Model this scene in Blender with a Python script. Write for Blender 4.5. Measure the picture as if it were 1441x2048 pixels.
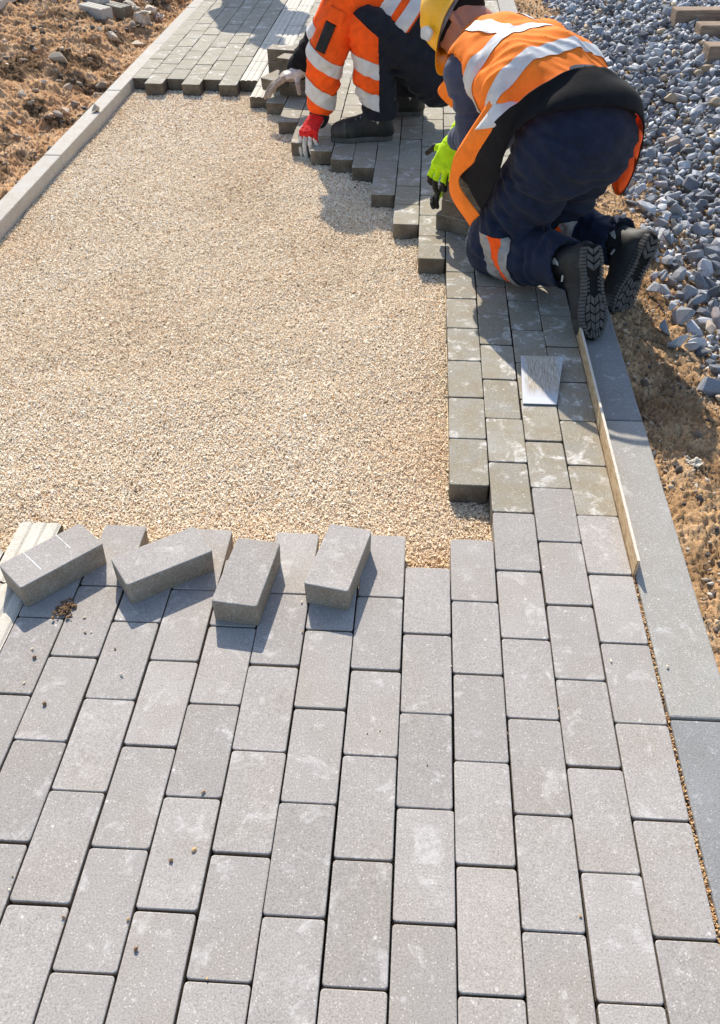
import bpy, bmesh, math, random
import numpy as np
from mathutils import Matrix, Vector, Euler

for o in list(bpy.data.objects):
    bpy.data.objects.remove(o, do_unlink=True)
SC = bpy.context.scene
COL = SC.collection
random.seed(7)
RNG = np.random.default_rng(7)

# ------------------------------------------------------------------ camera
cam_d = bpy.data.cameras.new('camera')
cam = bpy.data.objects.new('camera', cam_d)
COL.objects.link(cam)
CAM_LOC = np.array([-0.10226, -0.53348, 1.4032])
PITCH, YAW, ROLL, FPX = 0.71209, 0.04352, 0.0107, 1770.31
_a = math.pi / 2 - PITCH
CAM_R = np.array(Matrix.Rotation(YAW, 3, 'Z') @ Matrix.Rotation(_a, 3, 'X') @ Matrix.Rotation(ROLL, 3, 'Z'))
cam.matrix_world = Matrix.Translation(Vector(CAM_LOC)) @ Matrix(CAM_R.tolist()).to_4x4()
cam_d.sensor_fit = 'AUTO'
cam_d.sensor_width = 36.0
cam_d.lens = FPX / 2048 * 36.0
cam_d.shift_x = -36.659 / 2048
cam_d.clip_start = 0.02
cam_d.clip_end = 500
SC.camera = cam

# ------------------------------------------------------------------ light
SUN = Vector((-0.197, 0.757, 0.6225)).normalized()
world = bpy.data.worlds.new('World')
SC.world = world
world.use_nodes = True
wn = world.node_tree.nodes
wl = world.node_tree.links
wn.clear()
sky = wn.new('ShaderNodeTexSky')
sky.sky_type = 'NISHITA'
sky.sun_disc = False
sky.sun_elevation = math.asin(SUN.z)
sky.sun_rotation = math.atan2(SUN.x, SUN.y)
bg = wn.new('ShaderNodeBackground')
bg.inputs['Strength'].default_value = 0.15
wo = wn.new('ShaderNodeOutputWorld')
wl.new(sky.outputs[0], bg.inputs[0])
wl.new(bg.outputs[0], wo.inputs[0])
sun_d = bpy.data.lights.new('sun', 'SUN')
sun_d.energy = 4.3
sun_d.angle = math.radians(0.55)
sun_d.color = (1.0, 0.93, 0.82)
sun = bpy.data.objects.new('sun', sun_d)
sun.rotation_euler = (-SUN).to_track_quat('-Z', 'Y').to_euler()
sun.location = SUN * 20
COL.objects.link(sun)
SC.render.engine = 'CYCLES'
SC.view_settings.view_transform = 'Standard'
SC.view_settings.look = 'None'
SC.view_settings.gamma = 1.0
SC.view_settings.use_curve_mapping = False
SC.view_settings.exposure = 0.57
SC.cycles.max_bounces = 6
SC.cycles.diffuse_bounces = 3

# ------------------------------------------------------------------ numeric helpers
_PT = np.random.default_rng(11).permutation(4096).astype(np.int32)
_PT = np.concatenate([_PT, _PT, _PT])
_PV = np.random.default_rng(12).uniform(-1, 1, 4096 * 3).astype(np.float32)

def vnoise(x, y, z=None, s=0):
    """smooth value noise in -1..1"""
    sc = np.ndim(x) == 0 and np.ndim(y) == 0
    x = np.atleast_1d(np.asarray(x, np.float64)); y = np.asarray(y, np.float64)
    x, y = np.broadcast_arrays(x, y)
    ix, iy = np.floor(x).astype(np.int32), np.floor(y).astype(np.int32)
    fx, fy = (x - ix).astype(np.float32), (y - iy).astype(np.float32)
    if z is None: iz, fz, zs = np.zeros_like(ix), None, (0,)
    else:
        z = np.broadcast_to(np.asarray(z, np.float64), x.shape)
        iz = np.floor(z).astype(np.int32); fz = (z - iz).astype(np.float32); fz = fz * fz * (3 - 2 * fz); zs = (0, 1)
    fx = fx * fx * (3 - 2 * fx); fy = fy * fy * (3 - 2 * fy)
    r = 0
    for dx in (0, 1):
        a = _PT[(ix + dx + s * 131) & 4095]
        wx = fx if dx else 1 - fx
        for dy in (0, 1):
            b = _PT[a + ((iy + dy) & 4095)]
            w = wx * (fy if dy else 1 - fy)
            for dz in zs:
                v = _PV[b + ((iz + dz) & 4095)]
                r = r + (w if fz is None else w * (fz if dz else 1 - fz)) * v
    return float(r.ravel()[0]) if sc else r

def fbm(x, y, z=None, oct=4, s=0, gain=0.5):
    a, f, r = 1.0, 1.0, 0
    for i in range(oct):
        r = r + a * vnoise(np.asarray(x) * f, np.asarray(y) * f, None if z is None else np.asarray(z) * f, s + i * 17)
        a *= gain; f *= 2.03
    return r

def cam_px(P):
    """points (n,3) -> image position in the 1441 x 2048 photograph; only used to rank what shows largest"""
    q = (np.asarray(P, float) - CAM_LOC) @ CAM_R
    return np.stack([757.2 + FPX * q[:, 0] / -q[:, 2], 1024 - FPX * q[:, 1] / -q[:, 2]], 1), -q[:, 2]

# ------------------------------------------------------------------ object helpers
def tag(o, label=None, cat=None, group=None, kind=None):
    if label: o['label'] = label
    if cat: o['category'] = cat
    if group: o['group'] = group
    if kind: o['kind'] = kind
    return o

def empty(name, loc=(0, 0, 0), rz=0.0):
    o = bpy.data.objects.new(name, None)
    o.location = loc; o.rotation_euler = (0, 0, rz)
    o.empty_display_size = 0.1
    COL.objects.link(o)
    return o

def mesh_from(name, V, F, mat=None, smooth=False):
    me = bpy.data.meshes.new(name)
    V = np.asarray(V, np.float32)
    F = np.asarray(F)
    if F.ndim == 2 and F.dtype != object:
        n, k = F.shape
        me.vertices.add(len(V)); me.vertices.foreach_set('co', V.ravel())
        me.loops.add(n * k); me.loops.foreach_set('vertex_index', F.ravel().astype(np.int32))
        me.polygons.add(n)
        me.polygons.foreach_set('loop_start', np.arange(0, n * k, k, dtype=np.int32))
        try: me.polygons.foreach_set('loop_total', np.full(n, k, np.int32))
        except Exception: pass
        me.update(calc_edges=True)
    else:
        me.from_pydata(V.tolist(), [], [list(map(int, f)) for f in F])
    me.validate()
    if smooth:
        me.polygons.foreach_set('use_smooth', np.ones(len(me.polygons), bool))
    if mat: me.materials.append(mat)
    return me

def link(name, me, parent=None, loc=None, rot=None):
    o = bpy.data.objects.new(name, me)
    COL.objects.link(o)
    if parent: o.parent = parent
    if loc is not None: o.location = loc
    if rot is not None: o.rotation_euler = rot
    return o

def bm_mesh(name, bm, mat=None, smooth=False):
    bmesh.ops.recalc_face_normals(bm, faces=bm.faces)
    me = bpy.data.meshes.new(name)
    bm.to_mesh(me); bm.free()
    if smooth: me.polygons.foreach_set('use_smooth', np.ones(len(me.polygons), bool))
    if mat: me.materials.append(mat)
    return me

def box_bm(sx, sy, sz, bevel=0.0, seg=1, center=(0, 0, 0)):
    bm = bmesh.new()
    bmesh.ops.create_cube(bm, size=1.0)
    for v in bm.verts:
        v.co = Vector((v.co.x * sx + center[0], v.co.y * sy + center[1], v.co.z * sz + center[2]))
    if bevel:
        bmesh.ops.bevel(bm, geom=list(bm.edges), offset=bevel, segments=seg, affect='EDGES', profile=0.5)
    return bm

# ------------------------------------------------------------------ node helpers
class NT:
    def __init__(self, name, disp=False):
        self.m = bpy.data.materials.new(name)
        self.m.use_nodes = True
        self.t = self.m.node_tree
        self.t.nodes.clear()
        self.out = self.n('ShaderNodeOutputMaterial')
        self.b = self.n('ShaderNodeBsdfPrincipled')
        self.t.links.new(self.b.outputs[0], self.out.inputs[0])
        self.co = self.n('ShaderNodeTexCoord')
    def n(self, t, **kw):
        x = self.t.nodes.new(t)
        for k, v in kw.items(): setattr(x, k, v)
        return x
    def l(self, a, b): self.t.links.new(a, b)
    def set(self, **kw):
        for k, v in kw.items():
            k = k.replace('_', ' ')
            if isinstance(v, (int, float, tuple)):
                self.b.inputs[k].default_value = v if not (isinstance(v, tuple) and len(v) == 3) else (*v, 1)
            else: self.l(v, self.b.inputs[k])
    def noise(self, scale, vec=None, detail=3, rough=0.55, w=None, dist=0.0):
        x = self.n('ShaderNodeTexNoise')
        x.inputs['Scale'].default_value = scale
        x.inputs['Detail'].default_value = detail
        x.inputs['Roughness'].default_value = rough
        x.inputs['Distortion'].default_value = dist
        self.l(vec if vec is not None else self.co.outputs['Object'], x.inputs['Vector'])
        return x.outputs['Fac']
    def voro(self, scale, vec=None, out='Distance', feature='F1'):
        x = self.n('ShaderNodeTexVoronoi', feature=feature)
        x.inputs['Scale'].default_value = scale
        self.l(vec if vec is not None else self.co.outputs['Object'], x.inputs['Vector'])
        return x.outputs[out]
    def ramp(self, fac, *stops, interp='LINEAR'):
        x = self.n('ShaderNodeValToRGB')
        x.color_ramp.interpolation = interp
        e = x.color_ramp.elements
        while len(e) < len(stops): e.new(0.5)
        for i, (p, c) in enumerate(stops):
            e[i].position = p
            e[i].color = (c, c, c, 1) if isinstance(c, (int, float)) else (*c, 1)
        self.l(fac, x.inputs[0])
        return x.outputs[0]
    def mix(self, f, a, b, mode='MIX'):
        x = self.n('ShaderNodeMix', data_type='RGBA', blend_type=mode)
        for v, i in ((f, 0), (a, 6), (b, 7)):
            if isinstance(v, (int, float)): x.inputs[i].default_value = v if i == 0 else (v, v, v, 1)
            elif isinstance(v, tuple): x.inputs[i].default_value = (*v, 1) if len(v) == 3 else v
            else: self.l(v, x.inputs[i])
        return x.outputs[2]
    def math(self, op, a, b=None, clamp=False):
        x = self.n('ShaderNodeMath', operation=op, use_clamp=clamp)
        for v, i in ((a, 0), (b, 1)):
            if v is None: continue
            if isinstance(v, (int, float)): x.inputs[i].default_value = v
            else: self.l(v, x.inputs[i])
        return x.outputs[0]
    def bump(self, h, strength=0.5, dist=0.002, prev=None):
        x = self.n('ShaderNodeBump')
        x.inputs['Strength'].default_value = strength
        x.inputs['Distance'].default_value = dist
        self.l(h, x.inputs['Height'])
        if prev is not None: self.l(prev, x.inputs['Normal'])
        return x.outputs[0]
    def rnd(self):
        if not hasattr(self, '_oi'): self._oi = self.n('ShaderNodeObjectInfo')
        return self._oi.outputs['Random']
    def attr(self, name, out='Fac', typ='GEOMETRY'):
        x = self.n('ShaderNodeAttribute', attribute_name=name, attribute_type=typ)
        return x.outputs[out]
    def rvec(self, k=37.0, src=None):
        """object coordinates shifted by the object's random number, so alike pieces do not repeat"""
        m = self.n('ShaderNodeVectorMath', operation='ADD')
        c = self.n('ShaderNodeCombineXYZ')
        r = self.rnd()
        self.l(self.math('MULTIPLY', r, k), c.inputs[0])
        self.l(self.math('MULTIPLY', r, k * 2.3), c.inputs[1])
        self.l(self.math('MULTIPLY', r, k * 0.7), c.inputs[2])
        self.l(src if src is not None else self.co.outputs['Object'], m.inputs[0])
        self.l(c.outputs[0], m.inputs[1])
        return m.outputs[0]

def concrete(name, base, var=0.12, tint=None, white=0.0, dirt=None, dirt_amt=0.0, spec_scale=330, rough=0.9, world_space=False, bumpd=0.0008, white_col=(0.62, 0.61, 0.58), wt=0.60):
    k = NT(name)
    geo = k.n('ShaderNodeNewGeometry')
    v = k.rvec(src=geo.outputs['Position'] if world_space else None)
    if world_space: v = geo.outputs['Position']
    b = tuple(base)
    lo = tuple(c * (1 - var) for c in b); hi = tuple(c * (1 + var) for c in b)
    c = k.ramp(k.rnd(), (0.0, lo), (1.0, hi))
    big = k.noise(9, v, 4, 0.6)
    c = k.mix(k.ramp(big, (0.35, 0.0), (0.7, 0.45)), c, tuple(x * 0.80 for x in b))
    if dirt:
        dn = k.noise(14, v, 5, 0.65)
        c = k.mix(k.math('MULTIPLY', k.ramp(dn, (0.32, 0.0), (0.62, 1.0)), dirt_amt), c, dirt)
    if tint: 
        tn = k.noise(4.5, v, 3, 0.5)
        c = k.mix(k.math('MULTIPLY', k.ramp(tn, (0.5, 0.0), (0.75, 1.0)), 0.45), c, tint)
    # fine aggregate
    s1 = k.noise(spec_scale, v, 2, 0.7)
    c = k.mix(1.0, c, k.ramp(s1, (0.3, 0.72), (0.5, 1.0), (0.72, 1.26)), 'MULTIPLY')
    s2 = k.voro(170, v)
    pick = k.noise(60, v, 1, 0.5)
    c = k.mix(k.math('MULTIPLY', k.ramp(s2, (0.16, 0.75), (0.28, 0.0)), k.ramp(pick, (0.5, 0.0), (0.56, 1.0))), c, tuple(min(0.75, x * 1.7) for x in b))
    c = k.mix(k.math('MULTIPLY', k.ramp(s2, (0.15, 0.75), (0.27, 0.0)), k.ramp(pick, (0.40, 1.0), (0.46, 0.0))), c, tuple(x * 0.55 for x in b))
    if white:
        w1 = k.noise(17, v, 4, 0.68, dist=0.6)
        w2 = k.noise(70, v, 3, 0.6)
        wf = k.math('MULTIPLY', k.ramp(w1, (wt, 0.0), (wt + 0.09, 1.0)), k.ramp(w2, (0.35, 0.15), (0.6, 1.0)))
        c = k.mix(k.math('MULTIPLY', wf, white), c, white_col)
        sp = k.voro(26, v)
        c = k.mix(k.math('MULTIPLY', k.ramp(sp, (0.055, 1.0), (0.10, 0.0)), k.math('MULTIPLY', k.ramp(k.noise(13, v, 1), (0.48, 0.0), (0.56, 1.0)), min(1.0, white * 1.6))), c, white_col)
    k.set(Base_Color=c, Roughness=rough)
    h = k.math('ADD', k.math('MULTIPLY', s1, 0.6), k.math('MULTIPLY', k.ramp(s2, (0.0, 0.0), (0.3, 1.0)), 0.4))
    k.set(Normal=k.bump(h, 0.55, bumpd))
    k.b.inputs['Specular IOR Level'].default_value = 0.3
    return k.m

M = {}
M['paver'] = concrete('paver_concrete', (0.352, 0.325, 0.299), 0.12, tint=(0.345, 0.29, 0.225), white=0.34, white_col=(0.70, 0.68, 0.65), wt=0.57)
M['paver_dirty'] = concrete('dusty_paver_concrete', (0.325, 0.305, 0.26), 0.16, dirt=(0.27, 0.215, 0.13), dirt_amt=0.65, white=0.75, white_col=(0.68, 0.65, 0.60), wt=0.545)
M['paver_far'] = concrete('far_paver_concrete', (0.36, 0.335, 0.28), 0.12, dirt=(0.30, 0.26, 0.175), dirt_amt=0.6, white=0.95, white_col=(0.66, 0.63, 0.58), wt=0.56)
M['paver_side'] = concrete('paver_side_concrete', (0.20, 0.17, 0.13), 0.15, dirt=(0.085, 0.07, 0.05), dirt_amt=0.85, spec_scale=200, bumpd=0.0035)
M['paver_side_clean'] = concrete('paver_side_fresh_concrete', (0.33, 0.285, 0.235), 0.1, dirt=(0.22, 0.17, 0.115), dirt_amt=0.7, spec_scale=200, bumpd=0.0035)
M['tactile'] = concrete('pale_ribbed_concrete', (0.62, 0.58, 0.50), 0.08, dirt=(0.48, 0.42, 0.32), dirt_amt=0.5)
M['kerb'] = concrete('kerb_concrete', (0.365, 0.35, 0.322), 0.06, dirt=(0.31, 0.285, 0.245), dirt_amt=0.6, white=0.45)
M['kerb_dark'] = concrete('dark_kerb_concrete', (0.25, 0.248, 0.246), 0.06, dirt=(0.22, 0.215, 0.20), dirt_amt=0.5, white=0.45)  # darker grey concrete for some stones of the wide kerb
M['kerb_pale'] = concrete('pale_kerb_concrete', (0.49, 0.46, 0.415), 0.06, dirt=(0.42, 0.37, 0.29), dirt_amt=0.6, white=0.4)

# ------------------------------------------------------------------ paving
W = 0.1025
TH = 0.06

def paver_mesh(name, mt, ms, w=0.0992, l=0.198, h=TH, r=0.0058, ch=0.0016, seed=0):
    rr = random.Random(seed)
    ring = []
    for cx, cy, a0 in ((w / 2 - r, l / 2 - r, 0), (-w / 2 + r, l / 2 - r, 90), (-w / 2 + r, -l / 2 + r, 180), (w / 2 - r, -l / 2 + r, 270)):
        for k in range(4):
            a = math.radians(a0 + 30 * k)
            ring.append((cx + r * math.cos(a), cy + r * math.sin(a)))
    n = len(ring)
    V = []
    for z, ins in ((-h, 0.0012), (-ch * 1.2, 0.0), (-ch * 0.35, ch * 0.45), (0.0, ch * 1.3)):
        for x, y in ring:
            V.append((x * (1 - 2 * ins / w), y * (1 - 2 * ins / l), z))
    F = []
    for k in range(3):
        for i in range(n):
            j = (i + 1) % n
            F.append((k * n + i, k * n + j, (k + 1) * n + j, (k + 1) * n + i))
    F.append(tuple(range(3 * n, 4 * n)))
    F.append(tuple(reversed(range(n))))
    me = mesh_from(name, V, np.array(F, object))
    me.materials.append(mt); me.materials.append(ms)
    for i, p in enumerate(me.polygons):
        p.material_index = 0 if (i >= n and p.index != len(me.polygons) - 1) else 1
        p.use_smooth = n <= i < 3 * n
    return me

def ribbed_mesh(name, mt, ms, w=0.0985, l=0.197, h=TH):
    """block with three raised round ribs along its length"""
    prof = []
    rib = w / 3
    for k in range(3):
        x0 = -w / 2 + k * rib
        for f, z in ((0.06, -0.004), (0.2, -0.0005), (0.32, 0.0), (0.68, 0.0), (0.8, -0.0005), (0.94, -0.004)):
            prof.append((x0 + f * rib, z))
    prof = [(-w / 2, -h), (-w / 2, -0.004)] + prof + [(w / 2, -0.004), (w / 2, -h)]
    n = len(prof)
    V = [(x, -l / 2, z) for x, z in prof] + [(x, l / 2, z) for x, z in prof]
    F = [(i, i + 1, n + i + 1, n + i) for i in range(n - 1)] + [(n - 1, 0, n, 2 * n - 1)]
    F += [tuple(reversed(range(n))), tuple(range(n, 2 * n))]
    bm = bmesh.new()
    vs = [bm.verts.new(v) for v in V]
    for f in F: bm.faces.new([vs[i] for i in f])
    me = bm_mesh(name, bm)
    me.materials.append(mt); me.materials.append(ms)
    for p in me.polygons: p.material_index = 0 if p.normal.z > 0.3 else 1
    return me

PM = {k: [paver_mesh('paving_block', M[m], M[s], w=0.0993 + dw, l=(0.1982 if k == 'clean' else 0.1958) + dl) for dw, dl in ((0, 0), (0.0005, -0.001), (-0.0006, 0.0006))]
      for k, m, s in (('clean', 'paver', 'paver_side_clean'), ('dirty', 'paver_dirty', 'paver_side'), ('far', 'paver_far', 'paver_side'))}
PM['tactile'] = [ribbed_mesh('ribbed_paving_block', M['tactile'], M['paver_side'])]

def jy(k):
    return k * 0.2015 if k <= 5 else 1.0075 + (k - 5) * 0.2

blocks = []           # (kind, col, y0, y1)
def column(j, k0, k1, kind):
    k = k0
    while k < k1 - 0.01:
        blocks.append((kind(k) if callable(kind) else kind, j, jy(k), jy(k + 1)))
        k += 1
for j in range(-9, 0):                      # near field, finished edge about 1 m out
    odd = j % 2
    column(j, -3.5 if odd else -3, 4.5 if odd else 5, 'clean')
for j in (-10, -11):
    column(j, -3.5 if j % 2 else -3, 4.5 if j % 2 else 5, 'tactile')
for j in range(-17, -11):
    column(j, -3.5 if j % 2 else -3, 4.5 if j % 2 else 4, 'clean')
column(0, -3, 5, 'clean'); column(0, 6, 41, lambda k: 'dirty' if k < 16 else 'far')
column(1, -3.5, 40, lambda k: 'clean' if k < 5.4 else 'dirty' if k < 16 else 'far')
column(2, -3, 40, lambda k: 'clean' if k < 5.4 else 'dirty' if k < 16 else 'far')
column(3, -3.5, 40, lambda k: 'clean' if k < 5.4 else 'dirty' if k < 16 else 'far')
FRONT = {-1: 12.5, -2: 14, -3: 15.5, -4: 17, -5: 17.5, -6: 18, -7: 19.5, -8: 20, -9: 21.5,
         -10: 22, -11: 23.5, -12: 23, -13: 23.5, -14: 23, -15: 23.5, -16: 23, -17: 23.5}
for j, k0 in FRONT.items():
    column(j, k0, 41, 'tactile' if j in (-10, -11) else (lambda k: 'far' if k > 16.4 else 'dirty'))

pavement = tag(empty('pavement', (0, 0, 0)), 'pavement of grey concrete blocks in running bond', None, None, 'structure')
cent = np.array([((j + 0.5) * W, (a + b) / 2, 0) for _, j, a, b in blocks])
px, dep = cam_px(cent)
area = np.where((dep > 0) & (px[:, 0] > -60) & (px[:, 0] < 1500) & (px[:, 1] > -60) & (px[:, 1] < 2120), 1 / np.maximum(dep, .1) ** 2, 1e-6 / np.maximum(dep, .1) ** 2)
order = np.argsort(-area)
rank = np.empty(len(order), int); rank[order] = np.arange(len(order))
rest = {}
cnt = {}
for i, (kind, j, a, b) in enumerate(blocks):
    me = PM[kind][random.randrange(len(PM[kind]))]
    near = b < 1.1
    x = (j + 0.5) * W + random.uniform(-1, 1) * (0.0009 if near else 0.0011)
    y = (a + b) / 2 + random.uniform(-1, 1) * (0.0015 if near else 0.0011)
    z = random.uniform(-1, 1) * (0.0007 if near else 0.0012)
    rz = random.uniform(-1, 1) * (0.004 if near else 0.008)
    rot = Euler((random.gauss(0, 0.004), random.gauss(0, 0.005), rz + (math.pi if random.random() < .5 else 0)))
    if rank[i] < 290:
        link('ribbed_paving_block' if kind == 'tactile' else 'paving_block', me, pavement, (x, y, z), rot)
    else:
        rest.setdefault(kind, []).append((me, Matrix.Translation((x, y, z)) @ rot.to_matrix().to_4x4()))
bm = bmesh.new()
mats = []
for kind, L in rest.items():
    for me, mx in L:
        base = len(bm.verts)
        tmp = me.copy(); tmp.transform(mx)
        off = len(mats) if me.materials[0] not in mats else mats.index(me.materials[0])
        if me.materials[0] not in mats: mats += [me.materials[0], me.materials[1]]
        f0 = len(bm.faces)
        bm.from_mesh(tmp)
        bm.faces.ensure_lookup_table()
        for f in bm.faces[f0:]: f.material_index += off
        bpy.data.meshes.remove(tmp)
me = bpy.data.meshes.new('paving_blocks'); bm.to_mesh(me); bm.free()
for m in mats: me.materials.append(m)
tag(link('paving_blocks', me, pavement), kind='stuff')

# joint filling under the blocks
k = NT('joint_sand')
k.set(Base_Color=k.ramp(k.noise(300), (0.3, (0.03, 0.024, 0.018)), (0.7, (0.09, 0.07, 0.05))), Roughness=1.0)
M['joint'] = k.m

# ------------------------------------------------------------------ kerbs
def kerb_mesh(name, w, l, h, mat, bev=0.004):
    bm = box_bm(w, l, h, bev, 2, (0, 0, -h / 2))
    return bm_mesh(name, bm, mat)
kl = tag(empty('kerb', (-1.775, 0, 0)), 'pale concrete edging kerb along the soil on the gravel side', None, None, 'structure')
XL0, XL1 = -1.806, -1.728
kme = kerb_mesh('kerb_stone', XL1 - XL0, 0.996, 0.20, M['kerb_pale'])
for i in range(-3, 9):
    y = 3.466 + i * 1.0
    link('kerb_stone', kme, kl, ((XL0 + XL1) / 2 + 1.775, y + 0.5, 0.001 + random.uniform(-1, 1) * 0.0015), (0, 0, random.uniform(-1, 1) * 0.001))
kr = tag(empty('kerb', (0.48, 0, 0)), 'wide grey concrete kerb flush with the paving beside sandy soil', None, None, 'structure')
XR0, XR1 = 0.4168, 0.539
km1 = kerb_mesh('kerb_stone', XR1 - XR0, 0.995, 0.2, M['kerb'])
km2 = kerb_mesh('kerb_stone', XR1 - XR0, 0.995, 0.2, M['kerb_dark'])
for i in range(-2, 9):
    y = 0.522 + i * 1.0
    link('kerb_stone', km2 if i == 1 or i == -1 else km1, kr, ((XR0 + XR1) / 2 - 0.48, y + 0.5, -0.002 + random.uniform(-1, 1) * 0.0015), (0, 0, 0.0))
# ------------------------------------------------------------------ ground
def soil_mat(name, c1, c2, c3, dark, dark_amt=1.0, pos=0.5):
    k = NT(name)
    v = k.co.outputs['Object']
    n1 = k.noise(7, v, 6, 0.62, dist=0.4)
    n2 = k.noise(48, v, 5, 0.68, dist=0.3)
    n3 = k.noise(230, v, 4, 0.7)
    c = k.ramp(n1, (0.3, c2), (0.5, c1), (0.72, c3))
    c = k.mix(1.0, c, k.ramp(n2, (0.28, 0.60), (0.5, 1.0), (0.75, 1.25)), 'MULTIPLY')
    c = k.mix(1.0, c, k.ramp(n3, (0.3, 0.66), (0.52, 1.0), (0.75, 1.3)), 'MULTIPLY')
    d = k.attr('humus')
    dn = k.math('MULTIPLY', d, k.ramp(n2, (0.30, 0.25), (0.55, 1.0)))
    c = k.mix(k.math('MULTIPLY', dn, dark_amt, clamp=True), c, dark)
    k.set(Base_Color=c, Roughness=1.0)
    k.b.inputs['Specular IOR Level'].default_value = 0.1
    h = k.math('ADD', k.math('MULTIPLY', n2, 0.6), k.math('MULTIPLY', n3, 0.4))
    k.set(Normal=k.bump(h, 0.9, 0.006))
    return k.m
M['soil'] = soil_mat('orange_brown_soil', (0.58, 0.345, 0.18), (0.38, 0.20, 0.095), (0.67, 0.475, 0.30), (0.075, 0.045, 0.024))
M['sand'] = soil_mat('yellow_brown_sand', (0.50, 0.315, 0.165), (0.31, 0.18, 0.085), (0.61, 0.43, 0.26), (0.09, 0.05, 0.026))

def sheet(name, xs, ys, hfun, mat, parent=None, humus=None):
    X, Y = np.meshgrid(xs, ys)
    Z = hfun(X, Y)
    V = np.stack([X.ravel(), Y.ravel(), Z.ravel()], 1)
    nx, ny = len(xs), len(ys)
    idx = np.arange(nx * ny).reshape(ny, nx)
    F = np.stack([idx[:-1, :-1], idx[:-1, 1:], idx[1:, 1:], idx[1:, :-1]], -1).reshape(-1, 4)
    me = mesh_from(name, V, F, mat, True)
    if humus is not None:
        at = me.attributes.new('humus', 'FLOAT', 'POINT')
        at.data.foreach_set('value', humus(X, Y).ravel().astype(np.float32))
    return link(name, me, parent)

def ss(a, b, x):
    t = np.clip((x - a) / (b - a), 0, 1)
    return t * t * (3 - 2 * t)

# everything beyond the working strip, out to the horizon
g = sheet('ground', np.linspace(-60, 60, 61), np.linspace(-40, 90, 66),
          lambda x, y: -0.34 + 0.05 * fbm(x * .3, y * .3), M['soil'])
tag(g, 'bare sandy ground round the building site', None, None, 'structure')

def h_left(x, y):
    d = XL0 - x                                    # distance behind the kerb
    base = -0.055 + 0.10 * ss(0.05, 0.75, d) + 0.05 * ss(0.5, 1.8, d)
    base = base - 0.05 * ss(0.0, 0.16, d) * (1 - ss(0.16, 0.5, d)) * (0.4 + 0.6 * ss(2.5, 4.4, y))
    r = np.abs(fbm(x * 3.1, y * 2.3, s=3, oct=4))
    u, v = x * .9 - y * .25, y + x * .3
    lump = 0.045 * (0.5 - r) + 0.020 * fbm(x * 8, y * 7, s=9, oct=4, gain=.55) + 0.014 * (0.4 - np.abs(fbm(u * 21, v * 13, s=21, oct=4, gain=.6)))
    fine = 0.008 * fbm(x * 52, y * 48, s=5, oct=2, gain=.8) + 0.005 * RNG.normal(size=np.shape(x)) * (np.size(x) > 100)
    return base + (lump) * (0.35 + 0.65 * ss(0.0, 0.25, d)) + fine
def humus_left(x, y):
    d = XL0 - x
    a = fbm(x * 4.2, y * 3.1, s=33, oct=4)
    z = np.clip((a - 0.12) * 2.6, 0, 1) * np.exp(-((d - 0.28) / 0.45) ** 2)
    b = np.clip((fbm(x * 6, y * 9, s=41, oct=3) - 0.42) * 3, 0, 1)
    return np.clip(z * 1.2 + 0.8 * b, 0, 1)
sl = sheet('soil', np.concatenate([np.linspace(-6.5, -3.6, 60)[:-1], np.linspace(-3.6, XL0 - 0.002, 250)]),
           np.concatenate([np.linspace(-2, 2.3, 120)[:-1], np.linspace(2.3, 7.2, 600), np.linspace(7.2, 12, 100)[1:]]), h_left, M['soil'], humus=humus_left)
tag(sl, 'lumpy orange brown soil with dark clods behind the pale kerb', None, None, 'structure')

def edge_r(y): return 0.80 + 0.045 * fbm(y * 1.3, y * 0 + 2.0, s=71, oct=3)
def h_right(x, y):
    d = x - XR1
    base = -0.022 - 0.055 * ss(0.0, 0.30, d) - 0.13 * ss(0.22, 0.62, d)
    q = x * .8 + y * .35
    lump = 0.013 * fbm(x * 5, y * 4, s=53, oct=5, gain=.45) + 0.009 * (0.4 - np.abs(fbm(q * 16, (y - x) * 9, s=57, oct=4, gain=.6)))
    fine = 0.0055 * fbm(x * 75, y * 70, s=59, oct=2, gain=.8) + 0.004 * RNG.normal(size=np.shape(x)) * (np.size(x) > 100)
    return base + lump * ss(0.0, 0.08, d) + fine
def humus_right(x, y):
    a = np.clip((fbm(x * 7, y * 5, s=63, oct=4) - 0.25) * 1.6, 0, 1)
    return a * 0.65
sr = sheet('soil', np.concatenate([np.linspace(XR1 + 0.002, 1.1, 110), np.linspace(1.1, 6, 40)[1:]]),
           np.concatenate([np.linspace(-2, 0.2, 60)[:-1], np.linspace(0.2, 4.6, 700), np.linspace(4.6, 12, 260)[1:]]), h_right, M['sand'], humus=humus_right)
tag(sr, 'yellow brown sandy soil strip between the wide kerb and the grey ballast', None, None, 'structure')

# bedding under the paving and the open gravel
bx = np.linspace(-1.73, 0.425, 200); by = np.concatenate([np.linspace(-2, 0.8, 30)[:-1], np.linspace(0.8, 4.9, 420), np.linspace(4.9, 12, 40)[1:]])
def h_bed(x, y):
    open_ = ss(0.86, 1.06, y) * (1 - ss(4.55, 4.75, y)) * (1 - ss(0.06, 0.11, x))
    return -0.0655 + open_ * (0.0045 * fbm(x * 3, y * 3, s=83, oct=3) + 0.0030 * fbm(x * 9, y * 5, s=85, oct=3) + 0.0012 * fbm(x * 40, y * 40, s=84, oct=2))
k = NT('beige_chippings')
_v = k.co.outputs['Object']
vc = k.voro(170, _v, 'Color')
sep = k.n('ShaderNodeSeparateColor'); k.l(vc, sep.inputs[0])
c = k.ramp(sep.outputs[0], (0.0, (0.52, 0.37, 0.23)), (0.5, (0.70, 0.53, 0.35)), (1.0, (0.80, 0.66, 0.47)))
k.set(Base_Color=c, Roughness=0.95)
k.set(Normal=k.bump(k.voro(170, _v), 1.0, 0.004))
M['bed'] = k.m
bed = sheet('bedding', bx, by, h_bed, M['bed'])
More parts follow.
